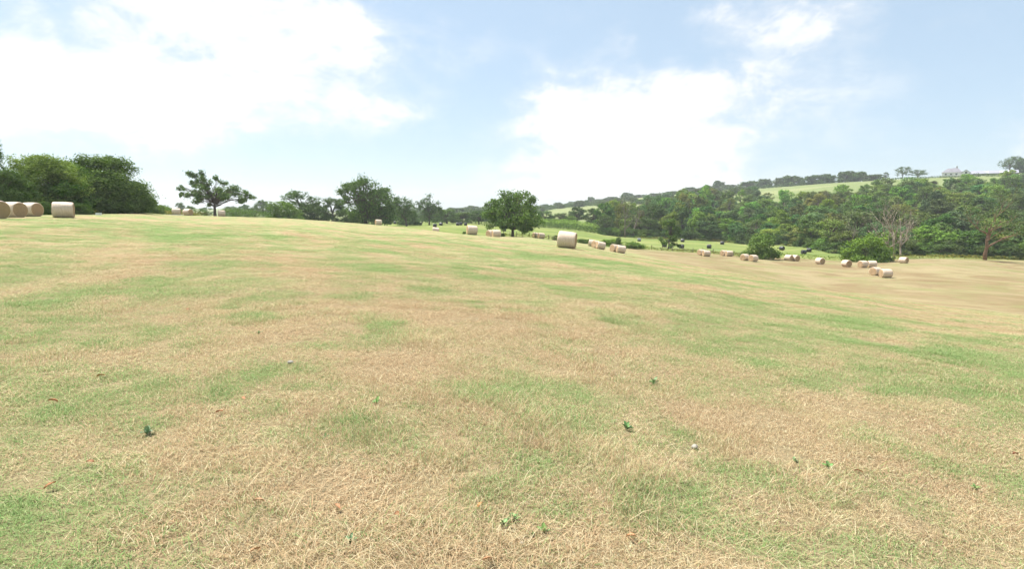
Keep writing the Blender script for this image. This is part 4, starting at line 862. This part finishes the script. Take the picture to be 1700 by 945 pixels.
for x in (-6, 4, 9, 13.5):
    b = MB(); b.poly([(x, .6, 3.09), (x + 1.6, .6, 3.09), (x + 1.6, 3.2, 4.60), (x, 3.2, 4.60), (x, .6, 3.0), (x + 1.6, .6, 3.0), (x + 1.6, 3.2, 4.5), (x, 3.2, 4.5)], [(0, 1, 2, 3), (0, 4, 5, 1), (1, 5, 6, 2), (2, 6, 7, 3), (3, 7, 4, 0)]); b.build('rooflight', m_white, rf)
tag(root, 'long low grey-roofed barn right of the hilltop house', 'barn')

# ------------------------------------------------------------------ the sward near the viewer
rng = np.random.default_rng(21)
def blades(n, R, hmin, hmax, wid, lean, lie, seed, square=False):
    """a patch of blades; lie = share of blades lying flat"""
    g = np.random.default_rng(seed); a = g.uniform(0, 2 * math.pi, n); r = R * np.sqrt(g.random(n)); B = np.stack([r * np.cos(a), r * np.sin(a), np.zeros(n)], -1)
    th = g.uniform(0, 2 * math.pi, n); L = g.uniform(hmin, hmax, n); flat = g.random(n) < lie
    tilt = np.where(flat, g.uniform(1.25, 1.55, n), np.abs(g.normal(0, lean, n))); L = np.where(flat, L * 1.6, L); up0 = np.where(flat, g.uniform(.004, .022, n), 0)
    B[:, 2] += up0; D = np.stack([np.cos(th), np.sin(th), np.zeros(n)], -1); Sx = np.stack([-np.sin(th), np.cos(th), np.zeros(n)], -1); Zv = np.array([0, 0, 1.0])
    t1, t2 = tilt * .75, np.minimum(tilt * 1.35, 1.62); w = wid * g.uniform(.6, 1.3, n)[:, None]
    M_ = B + (D * np.sin(t1)[:, None] + Zv * np.cos(t1)[:, None]) * (L * .55)[:, None]; T = M_ + (D * np.sin(t2)[:, None] + Zv * np.cos(t2)[:, None]) * (L * .45)[:, None]
    V = np.stack([B - Sx * w, B + Sx * w, M_ + Sx * w * .8, M_ - Sx * w * .8, T], 1).reshape(-1, 3); k = np.arange(n)[:, None] * 5
    F = np.concatenate([k + [0, 1, 2], k + [0, 2, 3], k + [3, 2, 4]]); rn = np.repeat(g.random(n), 5); al_ = np.tile([0, 0, .55, .55, 1.], n)
    return V, F, rn, al_
gcol = bpy.data.collections.new('grass_patches')
kinds = []
for k in range(4): kinds.append(blades(230, .17, .013, .038, .0012, .75, .30, 300 + k))      # mown stubble and thatch
for k in range(3): kinds.append(blades(150, .12, .02, .058, .0013, .55, .10, 310 + k))         # livelier tufts
for k in range(3): kinds.append(blades(30, .20, .04, .09, .0011, .9, .9, 320 + k))           # loose hay lying on top
for k, (V, F, rn, al_) in enumerate(kinds):
    o = mesh_obj('grass_patch_%02d' % k, V, F, m_blade, attrs={'rnd': ('FLOAT', rn), 'along': ('FLOAT', al_)}, link=False); gcol.objects.link(o)

pts = []
for (r0, r1, dens, sxy, sz) in [(1.6, 6, 95, 1.0, 1.0), (6, 11, 55, 1.25, .95), (11, 20, 27, 1.8, .9), (20, 38, 7, 2.8, .9), (38, 60, 1.6, 4.0, 1.0)]:
    am = math.radians(54); n = int(am * (r1 * r1 - r0 * r0) * dens); a = rng.uniform(-am, am, n); r = np.sqrt(rng.uniform(r0 * r0, r1 * r1, n))
    x, y = r * np.sin(a), r * np.cos(a); az = np.arctan2(x, y); keep = y < hay_edge(az) - 1; x, y = x[keep], y[keep]; n = len(x); lu = lush_at(x, y)
    u = rng.random(n); pl = .16 + .22 * np.clip(lu, 0, 1); ph = .10 + .10 * np.clip(-lu, 0, 1)
    hayrow = .5 + .5 * np.sin((x * .891 + y * .454) * 2.1 + np.sin(y * .6) * .8); ph = ph * (.3 + 1.6 * hayrow)
    var = np.where(u < pl, rng.integers(4, 7, n), np.where(u < pl + ph, rng.integers(7, 10, n), rng.integers(0, 4, n)))
    s = rng.uniform(.8, 1.25, n); pts.append((x, y, lu, var, sxy * s, sz * rng.uniform(.75, 1.25, n) * (1 + .25 * np.clip(lu, -.6, 1))))
vg = np.random.default_rng(77).random((512, 512))
def vnoise(x, y, cell):
    u, v = x / cell + 100.3, y / cell + 57.7; i0, j0 = np.floor(u).astype(int), np.floor(v).astype(int); fu, fv = u - i0, v - j0; fu, fv = fu * fu * (3 - 2 * fu), fv * fv * (3 - 2 * fv)
    g = lambda i, j: vg[i % 512, j % 512]
    return (g(i0, j0) * (1 - fu) + g(i0 + 1, j0) * fu) * (1 - fv) + (g(i0, j0 + 1) * (1 - fu) + g(i0 + 1, j0 + 1) * fu) * fv
def hay_strew(x, y, s0):
    n = len(x); pts.append((x, y, np.full(n, -.15), rng.integers(7, 10, n), s0 * rng.uniform(.8, 1.4, n), 1.3 * rng.uniform(.8, 1.3, n)))
for (px, py, r_, n) in [(715, 895, .26, 34), (700, 915, .2, 20), (340, 780, .3, 22), (250, 760, .4, 22), (900, 930, .3, 16), (1010, 770, .35, 26), (1380, 840, .35, 18), (120, 900, .5, 26), (1180, 900, .4, 20)]:      # wisps the baler missed
    c = cast(px, py); hay_strew(c.x + rng.normal(size=n) * r_, c.y + rng.normal(size=n) * r_ * .6, .9)
for (px, Yd) in [(-9, 37.5), (24, 44), (53, 49.5), (106, 46.5), (940, 45.8), (783, 79), (1453, 87), (1470, 83)]:           # straw shed round the bales
    c = spot(px, Yd); a = rng.uniform(0, 6.28, 26); r_ = rng.uniform(.55, 1.25, 26); hay_strew(c.x + np.cos(a) * r_, c.y + np.sin(a) * r_, 2.4)
for (p0, p1, w_, n) in [((835, 640), (1075, 800), .22, 130), ((620, 520), (835, 640), .35, 130), ((1160, 870), (1230, 940), .2, 30)]:
    a, b = cast(*p0), cast(*p1); t = rng.random(n); hay_strew(a.x + (b.x - a.x) * t + rng.normal(size=n) * w_, a.y + (b.y - a.y) * t + rng.normal(size=n) * w_, .9)
x, y, lu, var, sxy, sz = [np.concatenate(v) for v in zip(*pts)]
clump = .6 * vnoise(x, y, .42) + .4 * vnoise(x, y, 1.5); sz = sz * (.42 + .85 * clump ** 1.4 + .35 * (clump > .74))
z = ground(x, y); e = .2; nx = -(ground(x + e, y) - ground(x - e, y)) / (2 * e); ny = -(ground(x, y + e) - ground(x, y - e)) / (2 * e)
rot = np.stack([-np.arctan(ny), np.arctan(nx), np.zeros_like(nx)], -1); spin = rng.uniform(0, 2 * math.pi, len(x))
# spin first about the blade axis, then lean with the slope (small angles)
cs, sn_ = np.cos(spin), np.sin(spin); rot = np.stack([rot[:, 0] * cs + rot[:, 1] * sn_, -rot[:, 0] * sn_ + rot[:, 1] * cs, spin], -1)
gp = mesh_obj('mown_grass', np.stack([x, y, z - .002], -1), [], m_blade, attrs={'lush': ('FLOAT', lu), 'rot': ('FLOAT_VECTOR', rot), 'scl': ('FLOAT_VECTOR', np.stack([sxy, sxy, sz], -1)), 'variant': ('FLOAT', var)})
ng = bpy.data.node_groups.new('scatter_grass', 'GeometryNodeTree'); ng.interface.new_socket('Geometry', in_out='INPUT', socket_type='NodeSocketGeometry'); ng.interface.new_socket('Geometry', in_out='OUTPUT', socket_type='NodeSocketGeometry')
gi = ng.nodes.new('NodeGroupInput'); go = ng.nodes.new('NodeGroupOutput'); ci = ng.nodes.new('GeometryNodeCollectionInfo'); ci.inputs['Collection'].default_value = gcol; ci.inputs['Separate Children'].default_value = True; ci.inputs['Reset Children'].default_value = True
ip = ng.nodes.new('GeometryNodeInstanceOnPoints'); ip.inputs['Pick Instance'].default_value = True
def na_(nm, ty): nd = ng.nodes.new('GeometryNodeInputNamedAttribute'); nd.data_type = ty; nd.inputs[0].default_value = nm; return nd.outputs[0]
L_ = ng.links.new
gnt = NT(ng); gpos = ng.nodes.new('GeometryNodeInputPosition').outputs[0]; g_green, g_tone = sward(gnt, na_('lush', 'FLOAT'), gpos)
prev = gi.outputs[0]
for nm, sock in (('green', g_green), ('tone', g_tone)):
    sn2 = ng.nodes.new('GeometryNodeStoreNamedAttribute'); sn2.data_type = 'FLOAT'; sn2.domain = 'POINT'; sn2.inputs['Name'].default_value = nm; L_(prev, sn2.inputs['Geometry']); L_(sock, sn2.inputs['Value']); prev = sn2.outputs[0]
L_(prev, ip.inputs['Points']); L_(ci.outputs[0], ip.inputs['Instance']); L_(na_('variant', 'FLOAT'), ip.inputs['Instance Index']); L_(na_('rot', 'FLOAT_VECTOR'), ip.inputs['Rotation']); L_(na_('scl', 'FLOAT_VECTOR'), ip.inputs['Scale']); L_(ip.outputs[0], go.inputs[0])
md = gp.modifiers.new('scatter', 'NODES'); md.node_group = ng
tag(gp, 'mown dry and green grass covering the hay field', 'grass', kind='stuff')
print('grass instances', len(x))

# ------------------------------------------------------------------ small things in the grass
m_dead, nt = material('dead_leaf'); t = nt.n('ShaderNodeTexCoord'); oi = nt.n('ShaderNodeObjectInfo'); mul = nt.n('ShaderNodeMix', data_type='RGBA', blend_type='MULTIPLY'); mul.inputs[0].default_value = 1
nt.put(mul.inputs[6], nt.mix(nt.noise(t.outputs['Object'], 40, 4, .6), (.28, .165, .08, 1), (.44, .28, .15, 1))); nt.put(mul.inputs[7], oi.outputs['Color']); out(nt, principled(nt, mul.outputs[2], .7, .3))
def curled_leaf(seed, L=.085, W=.045):
    g = np.random.default_rng(seed); V = []; F = []; n = 8; curl = g.uniform(.25, .6); tw = g.uniform(-.5, .5)
    for i in range(n + 1):
        t = i / n; w = W * .5 * max(.04, math.sin(math.pi * min(1, t * .93 + .05)) ** .8) * (1 + .18 * math.sin(t * 19)); x = (t - .5) * L
        for j, q in enumerate((-1, -.5, 0, .5, 1)):
            z = .010 + curl * W * (q * q) * .8 + .012 * math.sin(t * 3.1) + tw * q * .008; V.append((x + .003 * g.normal(), q * w, z))
    for i in range(n):
        for j in range(4): a = i * 5 + j; F.append((a, a + 1, a + 6, a + 5))
    mb = MB(); mb.v = V; mb.f = F; mb.tube([(L * .45, 0, .012), (L * .62, .004, .02), (L * .78, -.002, .026)], [.0016, .0013, .001], 5); return mb
leafm = [curled_leaf(400 + k) for k in range(4)]
for k, (px, py, sc_, col, lab) in enumerate([(798, 848, 1.0, (1.25, 1.05, .8), 'bright orange curled leaf below the centre of the field'), (660, 864, .9, (1.0, .85, .8), 'thin orange-brown leaf low in the burnt patch left of the centre'), (424, 926, 1.1, (1.15, 1.1, 1.1), 'tan dead leaf at the bottom edge left of centre'), (430, 841, 1.1, (1.1, .95, .9), 'long tan leaf below the green patch on the left'),
    (365, 691, 1.15, (1.0, .75, .7), 'reddish leaf in the left middle of the field'), (88, 673, 1.25, (1.15, .9, .75), 'orange leaf near the left edge of the field'), (168, 630, 1.2, (1.2, 1.05, .8), 'yellow-orange leaf above the leaf near the left edge'), (404, 668, 1.0, (1.0, .8, .75), 'small brown leaf right above the reddish leaf'), (150, 775, .9, (1.0, .8, .75), 'small brown leaf low on the left side'),
    (1048, 901, 1.0, (1.25, 1.15, 1.1), 'pale tan leaf low right of the centre'), (810, 941, 1.1, (1.3, 1.2, 1.25), 'pinkish leaf at the bottom edge of the photo'), (560, 850, .9, (1.05, .85, .8), 'brown leaf left of the thin orange-brown leaf'), (312, 518, 1.6, (1.1, .7, .7), 'reddish leaf far up the left half of the field'), (1685, 761, 1.1, (.7, .5, .5), 'dark brown leaf at the right edge of the field'), (85, 815, 1.1, (1.1, .85, .7), 'orange-brown leaf low at the left edge'),
    (1425, 790, 1.0, (.85, .65, .6), 'red-brown leaf in the right of the field')]):
    s = cast(px, py); mb = leafm[k % 4]; o = mb.build('fallen_leaf', m_dead, smooth=True); o.location = s + Vector((0, 0, .022)); o.rotation_euler = (rnd.uniform(-.3, .3), rnd.uniform(-.3, .3), rnd.uniform(0, 6.28)); o.scale = (sc_ * .6,) * 3; o.color = c4(col); tag(o, lab, 'leaf', 'fallen leaves in the grass')
m_flint, nt = material('pale_flint'); t = nt.n('ShaderNodeTexCoord'); out(nt, principled(nt, nt.mix(nt.noise(t.outputs['Object'], 30, 4), (.22, .20, .17, 1), (.42, .39, .33, 1)), .8, .3))
def stone(seed, px, py, r, lab):
    bm = bmesh.new(); bmesh.ops.create_icosphere(bm, subdivisions=2, radius=r); g = random.Random(seed)
    k = [Vector((g.uniform(-1, 1), g.uniform(-1, 1), g.uniform(-1, 1))).normalized() for _ in range(7)]
    for v in bm.verts:
        for q in k:
            d = v.co.dot(q) - r * .72
            if d > 0: v.co -= q * d * .9
        v.co.z *= .75
    me = bpy.data.meshes.new('pale_stone'); bm.to_mesh(me); bm.free(); me.materials.append(m_flint); o = bpy.data.objects.new('pale_stone', me); COL.objects.link(o); o.location = cast(px, py) + Vector((0, 0, r * .3 + .01)); tag(o, lab, 'stone')
stone(1, 482, 605, .03, 'pale stone lying in the left middle of the field'); stone(2, 1153, 746, .026, 'white pointed stone in the right middle of the field'); stone(3, 866, 906, .012, 'tiny pale pebble beside the green weed at the bottom centre')

m_weed, nt = material('weed_leaf'); rn_ = nt.n('ShaderNodeTexCoord'); oi = nt.n('ShaderNodeObjectInfo'); mul = nt.n('ShaderNodeMix', data_type='RGBA', blend_type='MULTIPLY'); mul.inputs[0].default_value = 1
nt.put(mul.inputs[6], nt.mix(nt.noise(rn_.outputs['Object'], 25, 3), (.11, .19, .065, 1), (.20, .29, .11, 1))); nt.put(mul.inputs[7], oi.outputs['Color']); out(nt, principled(nt, mul.outputs[2], .55, .35))
def weed_leaf_mesh():
    V, F, n = [], [], 7
    for i in range(n + 1):
        t = i / n; w = .24 * max(.03, math.sin(math.pi * min(1, .06 + t * .94)) ** .75); x = .08 + t * .92; z = .75 * t - .55 * t * t
        for q in (-1, -.45, 0, .45, 1): V.append((x, q * w, z + .10 * abs(q) * (1 - .4 * t) + .03 * math.sin(9 * t) * abs(q)))
    for i in range(n):
        for j in range(4): a = i * 5 + j; F.append((a, a + 1, a + 6, a + 5))
    o = mesh_obj('leaf', V, F, m_weed, smooth=True, link=False); me = o.data; bpy.data.objects.remove(o); return me
wl = weed_leaf_mesh()
st = MB(); st.tube([(0, 0, -.02), (.01, 0, .3), (.0, .01, .55)], [.04, .03, .02], 6); so = st.build('stem', m_weed); stem_me = so.data; bpy.data.objects.remove(so)
def weed(px, py, size, n, col, lab):
    s = cast(px, py); root = empty('weed', s - Vector((0, 0, .004)), rnd.uniform(0, 6.28), size * .54)
    o = bpy.data.objects.new('stem', stem_me); COL.objects.link(o); o.parent = root; o.color = c4(col)
    for k in range(n):
        o = bpy.data.objects.new('leaf', wl); COL.objects.link(o); o.parent = root; o.color = c4(jit(col, .12)); o.rotation_euler = (rnd.uniform(-.2, .2), rnd.uniform(-.9, .1), k * 2.4 + rnd.uniform(-.4, .4)); q = rnd.uniform(.6, 1.1); o.scale = (q, q, q); o.location = (0, 0, .06 + .5 * rnd.random() * (k / n))
    tag(root, lab, 'weed', 'broad-leaved weeds in the grass')
for a in [(835, 876, .085, 9, (1.0, 1.1, 1.0), 'broad-leaved green weed at the bottom centre, left of a twin'), (852, 866, .09, 9, (1.0, 1.15, .95), 'broad-leaved green weed at the bottom centre, right of its twin'), (903, 886, .08, 8, (1.1, 1.15, .9), 'green weed right of the twin weeds at the bottom centre'), (884, 892, .05, 6, (1.1, 1.1, 1.0), 'small weed between the twin weeds and the one on their right'),
          (1040, 716, .11, 10, (.8, 1.0, .9), 'dark green weed in the right middle of the field'), (1018, 702, .07, 6, (.9, 1.0, .95), 'small weed just left of the dark green weed'), (582, 902, .07, 7, (1.3, 1.3, 1.9), 'blue-green weed at the bottom left of centre'), (540, 727, .06, 5, (1.1, 1.2, 1.3), 'tiny pale green weed left of the centre'), (245, 722, .12, 9, (1.3, 1.3, 1.9), 'grey-green weed in the left of the field'),
          (430, 555, .10, 6, (.9, 1.1, .9), 'small weed beyond the burnt patch on the left'), (1320, 768, .08, 7, (1.0, 1.0, 1.2), 'blue-green weed in the right lower field'), (625, 672, .10, 7, (1.0, 1.2, .8), 'bright low weed left of the centre of the field'), (1375, 778, .09, 7, (1.0, 1.1, .9), 'green weed right of the blue-green one in the lower field'), (1620, 815, .09, 7, (1.1, 1.1, 1.0), 'green weed near the right edge of the field'), (1085, 640, .13, 7, (1.0, 1.1, 1.1), 'small weed beyond the dark green weed')]: weed(*a)

# ------------------------------------------------------------------ haze: the humid air over the valley
mh, nt = material('valley_air'); pv = nt.n('ShaderNodeVolumePrincipled'); pv.inputs['Color'].default_value = (.95, .98, 1.0, 1); pv.inputs['Density'].default_value = .00023; pv.inputs['Anisotropy'].default_value = .2
ho = nt.n('ShaderNodeOutputMaterial'); nt.t.links.new(pv.outputs[0], ho.inputs['Volume'])
zt = float(gv[:, 2].max()) + 18; zb = float(gv[:, 2].min()) - 1.0; hb_ = MB(); hb_.box((-2640, -2640, zb), (2640, 2640, zt)); o = hb_.build('haze', mh); o['kind'] = 'stuff'
